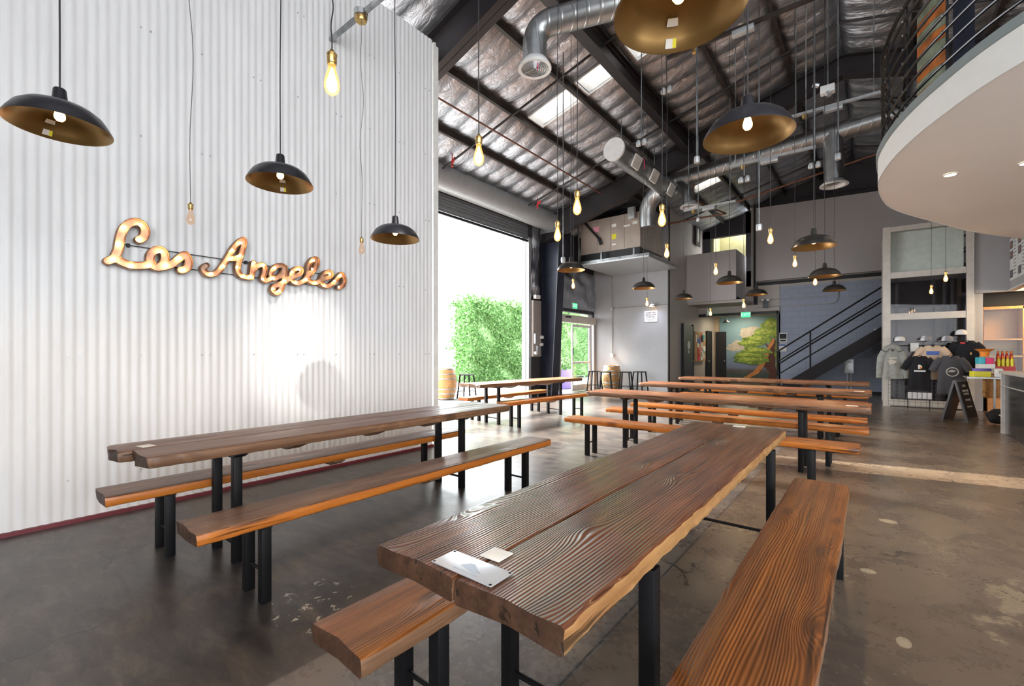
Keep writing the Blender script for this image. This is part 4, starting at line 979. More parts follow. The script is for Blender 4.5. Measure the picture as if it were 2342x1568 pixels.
# strut with brass canopy by the corrugated wall
t = thing('ceiling_strut', (-4.36, 2.79, 4.99), 'grey slotted strut with a round brass canopy at the top of the corrugated wall', 'strut')
m = MB(); m.box((0, 0, 0.02), (1.15, 0.041, 0.041)); m.build('channel', 'galvanized', t)
m = MB(); m.lathe([(0, 0.0), (0.055, 0.0), (0.065, 0.015), (0.065, 0.05), (0, 0.05)], (0.03, 0, -0.055), 24); m.build('canopy', 'brass', t)
m = MB(); m.lathe([(0, 0.0), (0.075, 0.0), (0.075, 0.06), (0, 0.06)], (0.03, 0, 0.0), 24); m.tube([(0.5, 0, 0.05), (0.5, 0, 1.35)], 0.012, 8); m.build('junction_box', 'metal_light', t)
t = thing('ceiling_hook', (-1.752, 0.993, 3.0), 'black block and rod from which the nearest filament bulb hangs', 'hook')
m = MB(); m.box((-0.012, 0, 0.05), (0.036, 0.036, 0.09), bev=0.003); m.tube([(0, 0, 0.09), (0, 0, 4.08)], 0.009, 8); m.build('block', 'black_steel', t)
# hanging sensors, cameras and power drops
def drop(x, y, z, r, kind, label, mt='galvanized', top=None):
    t = thing({'junction': 'hanging_power_drop', 'speaker': 'hanging_spotlight', 'camera': 'hanging_camera'}[kind], (x, y, z), label, 'ceiling fixture', 'fixtures hanging from the roof on conduit')
    zt = roofz(x)-0.2-z if top is None else top-z
    m = MB(); m.tube([(0, 0, 0.05), (0, 0, zt)], r*0.6, 8); m.build('conduit', mt, t)
    if kind == 'junction':
        m = MB(); m.lathe([(0, -0.05), (0.036, -0.045), (0.04, 0.0), (0.036, 0.035), (0.015, 0.05), (0, 0.05)], (0, 0, 0), 8); m.build('box', 'metal_light', t)
    elif kind == 'camera':
        m = MB(); m.box((0, 0, 0), (0.16, 0.10, 0.10), bev=0.01); m.build('box', 'white_metal', t)
        m = MB(); m.tube([(-0.10, -0.02, 0.08), (-0.16, -0.05, 0.10)], 0.03, 10); m.tube([(0, -0.03, -0.05), (0.02, -0.05, -0.10)], 0.03, 10); m.build('lens', 'metal_light', t)
    else:
        for sx in (-1, 1):
            m = MB(); m.lathe([(0, -0.045), (0.033, -0.038), (0.036, 0.0), (0.02, 0.035), (0, 0.04)], (sx*0.04, 0, 0), 14); m.build('lamp_head', 'metal_light', t)
    return t
drop(-1.824, 6.225, 3.92, 0.02, 'junction', 'white power drop on a pole left of the big lit pendant')
drop(-2.40, 5.76, 4.15, 0.012, 'speaker', 'small twin fixture hanging over the duct with registers')
drop(-2.14, 5.97, 4.85, 0.012, 'speaker', 'small twin fixture high beside the heavy black girder')
drop(-0.60, 7.203, 3.85, 0.014, 'speaker', 'chrome twin spotlight on a rod in front of the wide duct drop')
drop(-0.464, 7.313, 4.85, 0.016, 'camera', 'white camera box on a pole near the mezzanine railing')
drop(-1.333, 6.618, 3.66, 0.01, 'speaker', 'small twin spotlight below the big lit pendant')
drop(-1.178, 6.741, 3.02, 0.012, 'junction', 'slim power drop in front of the grey wall board edge')
drop(-3.05, 10.5, 4.33, 0.012, 'junction', 'power drop in front of the balcony opening')
drop(-3.9, 6.2, 2.85, 0.013, 'junction', 'galvanised conduit dropping beside the pendant over the glass door', top=6.2)
drop(-0.36, 7.5, 4.0, 0.016, 'junction', 'tall galvanised pole hanging beside the camera box')
for k, (x, y, z, L) in enumerate(((-1.35, 8.6, 4.62, 1.3), (-2.85, 10.6, 4.62, 1.1), (-0.50, 9.05, 5.40, 1.3), (-1.3, 6.4, 5.55, 2.0))):
    t = thing('hanging_strut_bar', (x, y, z), ['light grey strut bar just under the big lit pendant', 'light grey strut bar above the balcony box', 'light grey strut bar running into the wide duct', 'long grey strut bar with brass fitting near the roof ridge'][k], 'strut', 'hanging strut bars')
    m = MB(); m.box((0, 0, 0), (L, 0.045, 0.045)); m.build('bar', 'metal_light' if k < 3 else 'purlin', t)
    m = MB(); m.box((0, 0, -0.055), (0.26, 0.09, 0.07), bev=0.01); m.build('driver_box', 'metal_light', t)
    m = MB(); m.lathe([(0, -0.05), (0.04, -0.04), (0.04, 0.03), (0, 0.03)], (-L*0.3, 0, -0.05), 12); m.build('canopy', 'brass', t)
    for sx in (-0.4, 0.4):
        m = MB(); m.tube([(sx*L, 0, 0), (sx*L, 0, roofz(x+sx*L)-0.2-z)], 0.008, 6); m.build('rod', 'galvanized', t)

# ================================================================== ENTRANCE SIDE
t = thing('door_2', (-8.06, 13.75, 0), None, None); t['kind'] = 'structure'
m = MB(); m.box((0, 0, 2.50), (0.16, 2.4, 0.26), bev=0.01); m.build('header_box', 'frame_cream', t)
m = MB(); m.box((0.085, -0.75, 2.55), (0.01, 0.35, 0.06)); m.build('motion_sensor', 'near_black', t)
for yy, w in ((-1.14, 0.05), (1.14, 0.08), (0.86, 0.04)):
    m = MB(); m.box((0, yy, 1.19), (0.06, w, 2.38)); m.build('jamb', 'frame_cream', t)
m = MB(); m.box((0.03, 1.11, 2.42), (0.04, 0.0, 0.0)); 
def sash(y0, y1, name):
    s_ = MB(); 
    for yy in (y0+0.03, y1-0.03): s_.box((0.02, yy, 1.17), (0.045, 0.06, 2.3))
    for zz, h in ((0.13, 0.22), (1.0, 0.07), (2.28, 0.08)): s_.box((0.02, (y0+y1)/2, zz), (0.045, y1-y0-0.12, h))
    o = s_.build(name, 'white_metal', t)
    g_ = MB(); g_.box((0.02, (y0+y1)/2, 0.60), (0.008, y1-y0-0.12, 0.72)); g_.box((0.02, (y0+y1)/2, 1.64), (0.008, y1-y0-0.12, 1.2)); g_.build('pane', 'clear_glass', o)
    h_ = MB(); h_.tube([(0.06, y0+0.03, 1.25), (0.06, y0+0.03, 1.5)], 0.012, 8); h_.build('door_handle', 'near_black', o)
sash(-0.42, 0.82, 'sliding_leaf')
t = thing('exit_sign', (-7.98, 13.4, 2.86), 'green exit sign over the sliding glass door', 'sign', 'green exit signs')
def exit_parts(t, ax):
    m = MB(); m.box((0, 0, 0.09), (0.05, 0.32, 0.20) if ax == 'x' else (0.32, 0.05, 0.20), bev=0.005); m.build('housing', 'white_metal', t)
    m = MB(); m.box((0.028, 0, 0.09) if ax == 'x' else (0, -0.028, 0.09), (0.006, 0.29, 0.17) if ax == 'x' else (0.29, 0.006, 0.17)); m.build('lit_face', 'exit_green', t)
    text_obj('lettering', 'EXIT', 0.15, (0.0325, 0, 0.09) if ax == 'x' else (0, -0.0325, 0.09), (PI/2, 0, PI/2) if ax == 'x' else (PI/2, 0, 0), 'exit_text', t, 0.001)
exit_parts(t, 'x')
t = thing('exit_sign', (-3.55, 17.9, 2.62), 'green exit sign hanging in front of the tree mural', 'sign', 'green exit signs'); exit_parts(t, 'y')
m = MB(); m.tube([(0, 0, 0.19), (0, 0, 0.6)], 0.01, 6); m.build('stem', 'white_metal', t)
t = thing('exit_sign', (-4.90, 18.02, 2.76), 'green exit sign seen almost edge-on near the restroom doors', 'sign', 'green exit signs', 0.35); exit_parts(t, 'x')
m = MB(); m.tube([(0, 0, 0.19), (0, 0, 0.6)], 0.01, 6); m.build('stem', 'white_metal', t)
# electrical panel and conduit on the outer wall
t = thing('switchboard', (-8.02, 11.17, 1.22), 'tall taupe electrical cabinet on the wall by the roll-up door', 'electrical cabinet')
m = MB(); m.box((0, 0, 0.86), (0.14, 0.42, 1.70), bev=0.008); m.build('cabinet', 'panel_taupe', t)
m = MB(); m.box((0.09, -0.13, 0.55), (0.07, 0.10, 0.30), bev=0.005); m.build('side_box', 'metal_light', t)
m = MB(); m.box((0.09, 0.0, 0.22), (0.06, 0.14, 0.24), bev=0.005); m.build('lower_box', 'metal_light', t)
for yy, zz in ((0.17, 0.60), (0.15, 0.38), (-0.14, 0.12)):
    m = MB(); m.tube([(0.08, yy, zz), (0.16, yy, zz)], 0.05, 14); m.build('gauge', 'white_metal', t)
m = MB(); m.box((0.05, 0.0, 1.82), (0.12, 0.25, 0.12), bev=0.02); m.build('emergency_lamp', 'white_label', t)
# sign, horn, conduit on the bluish wall
t = thing('wall_sign', (-5.91, 14.985, 2.59), 'white rules sign with black text lines on the bluish wall', 'sign')
m = MB(); m.box((0, 0, 0), (0.46, 0.012, 0.38), bev=0.002); m.build('sign_panel', 'white_label', t)
m = MB()
for zz, ww, hh in ((0.12, 0.34, 0.04), (0.05, 0.38, 0.04), (-0.02, 0.30, 0.04), (-0.09, 0.34, 0.014), (-0.13, 0.22, 0.014)):
    for k in range(7): m.box((-ww/2+ww*(k+0.5)/7, -0.0075, zz), (ww/7*0.72, 0.002, hh))
m.build('lettering', 'cord_grey', t, smooth=False)
t = thing('wall_spotlight', (-5.80, 14.86, 2.95), 'bright lamp shining on the bluish wall above the white sign', 'lamp')
m = MB(); m.lathe([(0, -0.04), (0.10, -0.03), (0.12, 0.0), (0.06, 0.05), (0, 0.06)], (0, 0, 0), 20); m.tube([(0, 0, 0.02), (0.02, 0.14, 0.04)], 0.02, 8); m.build('lamp_head', 'metal_light', t)
m = MB(); m.lathe([(0, -0.048), (0.08, -0.042), (0.09, -0.036)], (-0.02, -0.02, 0), 16); m.build('lens', 'lamp_bulb', t)
t = thing('wall_conduit', (-7.34, 14.97, 1.22), 'thin grey conduit with outlet box and side run on the bluish wall', 'conduit')
m = MB(); m.tube([(0, 0, 0.08), (0, 0, 3.0)], 0.014, 8); m.tube([(0.0, 0, 1.72), (1.98, 0, 1.74)], 0.011, 8); m.build('conduit_run', 'panel_taupe', t)
m = MB(); m.box((0, -0.02, 0.03), (0.10, 0.05, 0.12), bev=0.006); m.build('outlet_box', 'white_label', t)
m = MB(); m.box((0, -0.02, 1.72), (0.10, 0.05, 0.12), bev=0.006); m.build('junction_box', 'metal_light', t)
# barrels and stools
def barrel(loc, label, s=1.0):
    t = thing('oak_barrel', loc, label, 'barrel', 'oak barrels')
    prof = [(0.0, 0.02), (0.235, 0.02), (0.235, 0.0), (0.255, 0.0)]
    for k in range(13):
        u = k/12; prof.append((0.258+0.085*math.sin(PI*u), 0.90*u))
    prof += [(0.24, 0.90), (0.24, 0.875), (0.0, 0.875)]
    m = MB(); m.lathe([(r*s, z*s) for r, z in prof], (0, 0, 0), 32); m.build('staves', 'barrel_oak', t)
    for z in (0.03, 0.17, 0.30, 0.60, 0.73, 0.87):
        u = z/0.9; r = 0.262+0.085*math.sin(PI*u)
        m = MB(); m.lathe([(r*s, (z-0.02)*s), ((r+0.004)*s, (z-0.018)*s), ((r+0.004)*s, (z+0.018)*s), (r*s, (z+0.02)*s)], (0, 0, 0), 32); m.build('hoop', 'barrel_hoop', t)
    return t
barrel((-7.15, 14.55, 0), 'oak barrel standing between black stools against the bluish wall')
barrel((-9.75, 9.05, 0), 'oak barrel outside on the sunny pavement beyond the roll-up door')
def stool(loc, label, rz=0, mt='black_steel', name='bar_stool', h=0.72):
    t = thing(name, loc, label, 'stool', 'metal stools by the barrel', rz)
    m = MB(); m.box((0, 0, h-0.02), (0.34, 0.34, 0.035), bev=0.015); m.build('seat', mt, t)
    for sx in (-1, 1):
        for sy in (-1, 1):
            m = MB(); m.tube([(sx*0.21, sy*0.21, 0.0), (sx*0.145, sy*0.145, h-0.03)], 0.024, 8); m.build('leg', mt, t)
    m = MB()
    for a, c in (((-1, -1), (1, -1)), ((1, -1), (1, 1)), ((1, 1), (-1, 1)), ((-1, 1), (-1, -1))):
        m.tube([(a[0]*0.19, a[1]*0.19, 0.22), (c[0]*0.19, c[1]*0.19, 0.22)], 0.009, 6)
    m.build('foot_rail', mt, t); return t
stool((-7.55, 14.05, 0), 'black stool left of the oak barrel, by the glass door', 0.1)
stool((-6.98, 13.75, 0), 'black stool directly in front of the oak barrel', 0.5)
stool((-6.45, 14.15, 0), 'black stool right of the oak barrel', 0.2)
stool((-6.15, 14.6, 0), 'black stool furthest right, against the bluish wall', -0.1)
stool((-9.35, 9.55, 0), 'thin dark stool standing outside beside the barrel', 0.3)
# hedges
def hedge(x0, x1, y0, y1, z1, n, label, seed):
    r = random.Random(seed); m = MB()
    m.box(((x0+x1)/2, (y0+y1)/2, z1/2), (x1-x0-0.25, y1-y0-0.25, z1-0.2), 0)
    for _ in range(n):
        f = r.random()
        y = r.uniform(y0, y1); z = r.uniform(0.03, z1); x = r.uniform(x0, x1)
        bul = 0.12*math.sin(y*3+z*2.3)+0.1*math.sin(z*4.1+y)
        if f < 0.62: x = x1 + bul*0.8 + r.uniform(-0.12, 0.04)
        elif f < 0.74: y = y0 + bul + r.uniform(-0.08, 0.1)
        elif f < 0.8: y = y1 + bul
        else: z = z1 + bul + r.uniform(-0.12, 0.12)
        s_ = r.uniform(0.05, 0.10)
        u = Vector((r.gauss(0, 1), r.gauss(0, 1), r.gauss(0, 1))).normalized(); w = u.orthogonal().normalized(); c = Vector((x, y, z))
        m.add([c-u*s_, c+w*s_*0.45, c+u*s_, c-w*s_*0.45], [(0, 1, 2, 3)])
    o = m.build('hedge', ['leaf', 'bark'], smooth=False); tag(o, label, 'hedge', 'hedges outside'); return o
hedge(-14.2, -13.0, 13.55, 17.6, 3.55, 11000, 'tall square-cut green hedge seen through the roll-up door', 1)
hedge(-13.6, -12.4, 18.6, 27.0, 3.9, 9000, 'green hedge seen through the sliding glass door', 2)
t = thing('planter', (-9.2, 14.5, 0), 'purple planter box with small shrub outside the glass door', 'planter')
m = MB(); m.box((0, 0, 0.35), (0.5, 0.9, 0.7), bev=0.01); m.build('box', 'purple', t)
m = MB(); r = random.Random(5)
for _ in range(400):
    c = Vector((r.uniform(-.25, .25), r.uniform(-.45, .45), r.uniform(0.7, 1.15))); u = Vector((r.gauss(0, 1), r.gauss(0, 1), r.gauss(0, 1))).normalized()*0.05; w = u.orthogonal()*0.5
    m.add([c-u, c+w, c+u, c-w], [(0, 1, 2, 3)])
m.build('foliage', 'leaf', t, smooth=False)
# ================================================================== HALL
t = thing('door_3', (-5.28, 16.92, 0), None, None); t['kind'] = 'structure'
m = MB(); m.box((0, 0, 1.17), (0.05, 1.05, 2.34)); m.build('door_leaf', 'door_blue', t)
for s_ in (-1, 1):
    m = MB(); m.box((0.0, s_*0.56, 1.2), (0.08, 0.07, 2.4)); m.build('door_jamb', 'door_black', t)
m = MB(); m.tube([(0.03, 0.0, 1.62), (0.042, 0.0, 1.62)], 0.15, 24); m.build('restroom_symbol', 'white_label', t)
m = MB(); m.box((0.03, 0, 1.38), (0.006, 0.12, 0.12)); m.build('restroom_plate', 'white_label', t)
m = MB(); m.tube([(0.02, 0.42, 1.02), (0.09, 0.42, 1.02)], 0.012, 8); m.tube([(0.08, 0.42, 1.02), (0.08, 0.30, 1.02)], 0.012, 8); m.build('door_handle', 'brass', t)
for i, (ya, yb) in enumerate(((19.32, 20.05),)):
    t = thing('door_%d' % (4+i), (-5.28, (ya+yb)/2, 0), None, None); t['kind'] = 'structure'
    m = MB(); m.box((0, 0, 1.12), (0.04, yb-ya, 2.24)); m.build('door_leaf', 'near_black', t)
    m = MB(); m.tube([(0.02, -0.2, 1.0), (0.08, -0.2, 1.0)], 0.025, 10); m.build('door_handle', 'metal_light', t)
t = thing('door_5', (-5.02, 20.585, 0), None, None); t['kind'] = 'structure'
m = MB(); m.box((-0.02, 0, 1.12), (0.42, 0.04, 2.24)); m.build('door_leaf', 'near_black', t)
m = MB(); m.tube([(0.12, -0.02, 1.0), (0.12, -0.06, 1.0)], 0.02, 10); m.build('door_handle', 'metal_light', t)
# notice board with pinned flyers
t = thing('notice_board', (-5.26, 18.35, 1.02), 'cork notice board crowded with flyers between restroom and hall doors', 'notice board')
m = MB(); m.box((0, 0, 0.56), (0.03, 1.40, 1.14)); m.build('cork_panel', 'cork', t)
r = random.Random(3); cols = ['white_label', 'pink', 'red', 'white_label', 'cyan', 'cream' if False else 'print_cream', 'hot_pink', 'chalk_black', 'blue', 'print_white']
for k in range(26):
    m = MB(); m.box((0.02+0.002*(k % 4), r.uniform(-0.58, 0.58), r.uniform(0.10, 0.98)), (0.003, r.uniform(0.12, 0.24), r.uniform(0.14, 0.28))); m.build('flyer', cols[k % len(cols)], t, smooth=False)
# tree mural: painted panel on the end wall, generic windswept tree
t = thing('mural', (-3.85, 20.60, 0.1), 'painted mural of a leaning green tree, clouds and dusk sky', 'mural')
def m_sky():
    m, nt, out = new_mat('mural_paint'); g = NT(nt)
    tc = g.n('ShaderNodeTexCoord').outputs['Object']; sp = g.n('ShaderNodeSeparateXYZ'); g.l(tc, sp.inputs[0])
    h = g.math('DIVIDE', sp.outputs[2], 2.75)
    c = g.ramp(h, [(0.0, (0.012, 0.02, 0.012)), (0.13, (0.02, 0.035, 0.02)), (0.19, (0.09, 0.05, 0.05)), (0.225, (0.14, 0.16, 0.27)), (0.45, (0.17, 0.27, 0.33)), (1.0, (0.14, 0.26, 0.29))])
    c = g.mix(g.math('MULTIPLY', g.noise(tc, 3, 5), 0.35), c, (0.20, 0.28, 0.30), 'MIX')
    b = g.n('ShaderNodeBsdfPrincipled'); g.l(c, b.inputs['Base Color']); b.inputs['Roughness'].default_value = 0.55; g.l(b.outputs[0], out.inputs[0])
m_sky()
mat('mural_green', (0.17, 0.26, 0.035), 0.55, var=0.45, vscale=9)
mat('mural_green_light', (0.30, 0.38, 0.06), 0.55, var=0.35, vscale=12)
mat('mural_trunk', (0.50, 0.20, 0.06), 0.55, var=0.2, vscale=6)
mat('mural_trunk_dark', (0.09, 0.03, 0.02), 0.55, var=0.2, vscale=6)
mat('mural_cloud', (0.42, 0.37, 0.30), 0.6, var=0.15, vscale=5)
m = MB(); m.box((0, 0, 1.37), (2.5, 0.02, 2.74)); m.build('painted_sky', 'mural_paint', t)
def blob(cx, cz, rx, rz_, y, seed, n=26, jag=0.16):
    r = random.Random(seed); p = [r.uniform(0, 6.28) for _ in range(3)]
    pts = []
    for k in range(n):
        a = 2*PI*k/n; q = 1+jag*(math.sin(3*a+p[0])+0.6*math.sin(5*a+p[1])+0.5*math.sin(9*a+p[2]))
        pts.append((cx+rx*q*math.cos(a), cz+rz_*q*math.sin(a)))
    return pts
m = MB()
for k, (a, c, d, e) in enumerate(((-0.15, 2.05, 0.34, 0.20), (0.10, 2.20, 0.30, 0.12), (-0.55, 1.55, 0.32, 0.20), (-0.72, 1.42, 0.3, 0.10), (-0.25, 1.48, 0.25, 0.06))): m.prism(blob(a, c, d, e, 0, k+3), -0.012-0.0004*k, -0.0105, 0, 'XZ')
m.build('painted_clouds', 'mural_cloud', t)
m = MB(); m.prism([(0.55, 0.0), (1.10, 0.0), (0.82, 0.7), (0.85, 1.25), (0.95, 1.7), (0.80, 1.75), (0.70, 1.5), (0.45, 1.62), (0.62, 1.35), (0.40, 1.25), (0.55, 1.1), (0.20, 0.85), (0.45, 0.65), (0.62, 0.50)], -0.016, -0.012, 0, 'XZ'); m.build('painted_trunk_shadow', 'mural_trunk_dark', t)
m = MB(); m.prism([(-0.5, 0.10), (-0.1, 0.20), (0.25, 0.42), (0.45, 0.75), (0.58, 1.05), (0.62, 1.35), (0.78, 1.62), (0.82, 1.85), (0.72, 1.80), (0.55, 1.45), (0.44, 1.15), (0.28, 0.80), (0.05, 0.48), (-0.2, 0.30)][::1], -0.021, -0.017, 0, 'XZ'); m.build('painted_trunk', 'mural_trunk', t)
G1 = [(0.72, 2.35, 0.42, 0.26), (0.55, 2.05, 0.55, 0.20), (0.20, 1.80, 0.55, 0.16), (-0.02, 1.62, 0.50, 0.13), (0.12, 1.32, 0.55, 0.17), (-0.12, 1.12, 0.62, 0.13), (0.0, 0.92, 0.65, 0.14), (1.02, 1.35, 0.22, 0.45), (1.05, 0.75, 0.2, 0.28), (1.0, 2.0, 0.25, 0.35)]
m = MB()
for k, (a, c, d, e) in enumerate(G1): m.prism(blob(a, c, d, e, 0, 40+k, 30, 0.13), -0.026-0.0006*k, -0.022, 0, 'XZ')
m.build('painted_foliage', 'mural_green', t)
m = MB()
for k, (a, c, d, e) in enumerate(G1): m.prism(blob(a-0.05, c+0.05, d*0.62, e*0.5, 0, 60+k, 26, 0.2), -0.036-0.0003*k, -0.033, 0, 'XZ')
m.build('painted_foliage_light', 'mural_green_light', t)
t = thing('hall_fixture', (-4.6, 19.6, 2.6), 'small dark ceiling lamp hanging before the mural', 'lamp')
m = MB(); m.lathe([(0, 0.0), (0.10, 0.01), (0.14, -0.03), (0.04, 0.06), (0.015, 0.08), (0.015, 0.25), (0, 0.25)], (0, 0, 0), 20); m.build('fixture', 'black_steel', t)
# balcony half wall (boxed front of the upper hall) is part of the building
b = MB(); b.box((-4.51, 17.06, 4.06), (1.66, 0.12, 1.74)); b.box((-3.74, 17.85, 4.06), (0.12, 1.5, 1.74)); b.box((-4.5, 17.8, 3.25), (1.64, 1.5, 0.10)); struct('wall_balcony', b, 'board_grey', smooth=False)
t = thing('framed_poster', (-5.24, 18.0, 5.5), 'dark framed poster with white figure on the upper landing', 'poster')
m = MB(); m.box((0, 0, 0.4), (0.03, 0.55, 0.9)); m.build('frame', 'near_black', t)
m = MB(); m.prism([(-0.10, 0.1), (0.06, 0.1), (0.12, 0.35), (0.05, 0.6), (-0.06, 0.62), (-0.14, 0.3)], 0.016, 0.02, 0, 'YZ'); m.build('print', 'print_cream', t)
# big pale board
t = thing('projection_board', (-1.02, 18.38, 3.93), 'huge plain pale grey board mounted high on the back wall', 'wall board')
m = MB(); m.prism([(-2.28, 0.0), (3.2, 0.0), (3.2, 2.42), (-2.28, 2.65)], -0.12, 0.0, 0, 'XZ'); m.build('board', 'board_grey', t, smooth=False)
m = MB(); m.prism([(-2.28, 2.66), (3.2, 2.43), (3.2, 2.53), (-2.28, 2.76)], -0.16, 0.0, 0, 'XZ'); m.build('top_trim', 'near_black', t, smooth=False)
# posters by the stairs
t = thing('wall_poster', (-2.47, 18.47, 1.72), 'black and white poster pinned left of the stair rail', 'poster', 'posters by the stairs')
m = MB(); m.box((0, 0, 0.16), (0.26, 0.01, 0.34)); m.build('sheet', 'print_white', t)
m = MB(); m.box((0, -0.007, 0.21), (0.21, 0.003, 0.18)); m.box((0, -0.007, 0.06), (0.18, 0.003, 0.06)); m.build('picture', 'chalk_black', t)
t = thing('wall_poster', (-2.49, 18.47, 1.40), 'pale poster with dark heading below the black and white one', 'poster', 'posters by the stairs')
m = MB(); m.box((0, 0, 0.13), (0.26, 0.01, 0.28)); m.build('sheet', 'print_white', t)
m = MB(); m.box((0, -0.007, 0.22), (0.2, 0.003, 0.05)); m.build('heading', 'blue', t)
# emergency lamp, conduit on back wall
t = thing('emergency_spotlight', (-3.0, 18.36, 3.1), 'twin-head emergency light on the back wall over the mural opening', 'lamp')
m = MB(); m.box((0, 0, 0), (0.16, 0.12, 0.30), bev=0.01); m.build('battery_box', 'frame_slate', t)
for s_ in (-1, 1):
    m = MB(); m.lathe([(0, -0.05), (0.06, -0.03), (0.05, 0.03), (0, 0.05)], (s_*0.09, -0.08, 0.13), 14); m.build('lamp_head', 'white_metal', t)
t = thing('wall_conduit', (-0.92, 18.44, 3.0), 'conduit curving along the back wall above the stairs', 'conduit')
m = MB(); m.tube([(0.02, 0, 0.75), (0.02, 0, 0.15), (-0.04, 0, 0.04), (-0.14, 0, 0.0), (-2.4, 0, 0.0)], 0.02, 8); m.tube([(-0.1, 0, 0.26), (-2.2, 0, 0.26)], 0.012, 8); m.build('conduit_run', 'grey_wall', t)
# staircase
t = thing('staircase', (-2.15, 17.5, 0), 'dark steel staircase climbing right along the bluish block wall', 'stairs')
SL = 0.71
def sz(x): return 0.42+SL*(x-0.16)
x1 = 4.6
for yy in (-0.48, 0.48):
    m = MB(); m.prism([(-0.42, 0.0), (0.0, 0.0), (x1, sz(x1)-0.22), (x1, sz(x1)+0.14), (-0.16, sz(-0.16)+0.12)], yy-0.02, yy+0.02, 0, 'XZ'); m.build('stringer', 'stair_steel', t, smooth=False)
for k in range(19):
    m = MB(); xx = -0.15+k*0.25; m.box((xx+0.05, 0, sz(xx)+0.02), (0.28, 0.92, 0.04)); m.build('tread', 'stair_steel', t, smooth=False)
def rail(name, dz, xa, xb, r, yy=-0.48):
    m = MB(); m.tube([(xa, yy, sz(xa)+dz), (xb, yy, sz(xb)+dz)], r, 8); m.build(name, 'stair_steel', t)
rail('handrail', 1.28, -0.28, x1, 0.024); rail('middle_rail', 0.95, -0.28, x1, 0.020); rail('middle_rail', 0.86, -0.28, x1, 0.024, -0.42); rail('lower_rail', 0.52, -0.28, x1, 0.020)
for xx in (-0.28, 0.62, 2.9):
    m = MB(); m.tube([(xx, -0.48, sz(xx)+(0.50 if xx < 0 else 0.1)), (xx, -0.48, sz(xx)+1.28)], 0.024, 8); m.build('post', 'stair_steel', t)
# isolator box, cup rail near shaft
t = thing('electrical_box', (-0.59, 18.42, 0.66), 'grey electrical isolator box on the wall under the stairs', 'electrical box')
m = MB(); m.box((0, -0.04, 0.25), (0.24, 0.14, 0.46), bev=0.008); m.build('cabinet', 'metal_light', t)
m = MB(); m.box((0, -0.115, 0.38), (0.12, 0.01, 0.05)); m.box((0, -0.115, 0.10), (0.12, 0.01, 0.05)); m.build('label_plate', 'white_label', t)
for s_ in (-0.05, 0.05):
    m = MB(); m.tube([(s_, 0, 0.02), (s_, 0, -0.62)], 0.016, 8); m.build('conduit_run', 'metal_light', t)
t = thing('wall_lamp', (0.12, 17.9, 2.05), 'small white lamp beside the stair rail and glass shaft', 'lamp')
m = MB(); m.box((0, 0, 0), (0.16, 0.08, 0.06), bev=0.01); m.build('lamp_head', 'white_label', t)

# ================================================================== GLASS SHAFT AND MERCHANDISE
t = thing('glass_shaft', (1.03, 14.9, 0), 'cream framed glass lift shaft behind the hanging shirts', 'glass enclosure')
for xx, w in ((-0.745, 0.15), (0.755, 0.13)):
    m = MB(); m.box((xx, 0, 2.26), (w, 0.12, 4.52)); m.build('upright', 'frame_cream', t, smooth=False)
m = MB(); m.box((-0.745, 1.7, 2.26), (0.15, 0.12, 4.52)); m.build('upright', 'frame_cream', t, smooth=False)
for zz, h in ((0.10, 0.16), (2.25, 0.16), (3.29, 0.15), (4.45, 0.12)):
    m = MB(); m.box((0.0, 0, zz), (1.37, 0.10, h)); m.box((-0.745, 0.86, zz), (0.10, 1.6, h)); m.build('rail', 'frame_cream', t, smooth=False)
for za, zb, mt in ((0.18, 2.17, 'smoke_glass'), (2.33, 3.21, 'smoke_glass'), (3.37, 4.39, 'clear_glass')):
    m = MB(); m.box((0, 0.0, (za+zb)/2), (1.36, 0.012, zb-za)); m.build('pane', mt, t, smooth=False)
    m = MB(); m.box((-0.745, 0.86, (za+zb)/2), (0.012, 1.58, zb-za)); m.build('pane', mt, t, smooth=False)
m = MB(); m.box((0.0, 0.12, 3.88), (1.32, 0.02, 1.0)); m.build('blind', 'white_paint', t, smooth=False)
m = MB(); m.box((0.05, 1.72, 2.2), (1.5, 0.05, 4.4)); m.build('back_wall', 'panel_taupe', t, smooth=False)
m = MB()
for xx in (-0.5, 0.25, 0.45, 0.6): m.box((xx, 1.5, 1.65), (0.06, 0.06, 3.3))
m.box((-0.1, 1.5, 0.6), (1.2, 0.1, 0.06)); m.build('guide_rail', 'frame_slate', t, smooth=False)
m = MB(); m.box((0.0, 1.64, 2.95), (1.4, 0.06, 0.7)); m.box((0.52, 1.6, 1.2), (0.12, 0.06, 2.2)); m.build('inner_door', 'dark_wall', t, smooth=False)
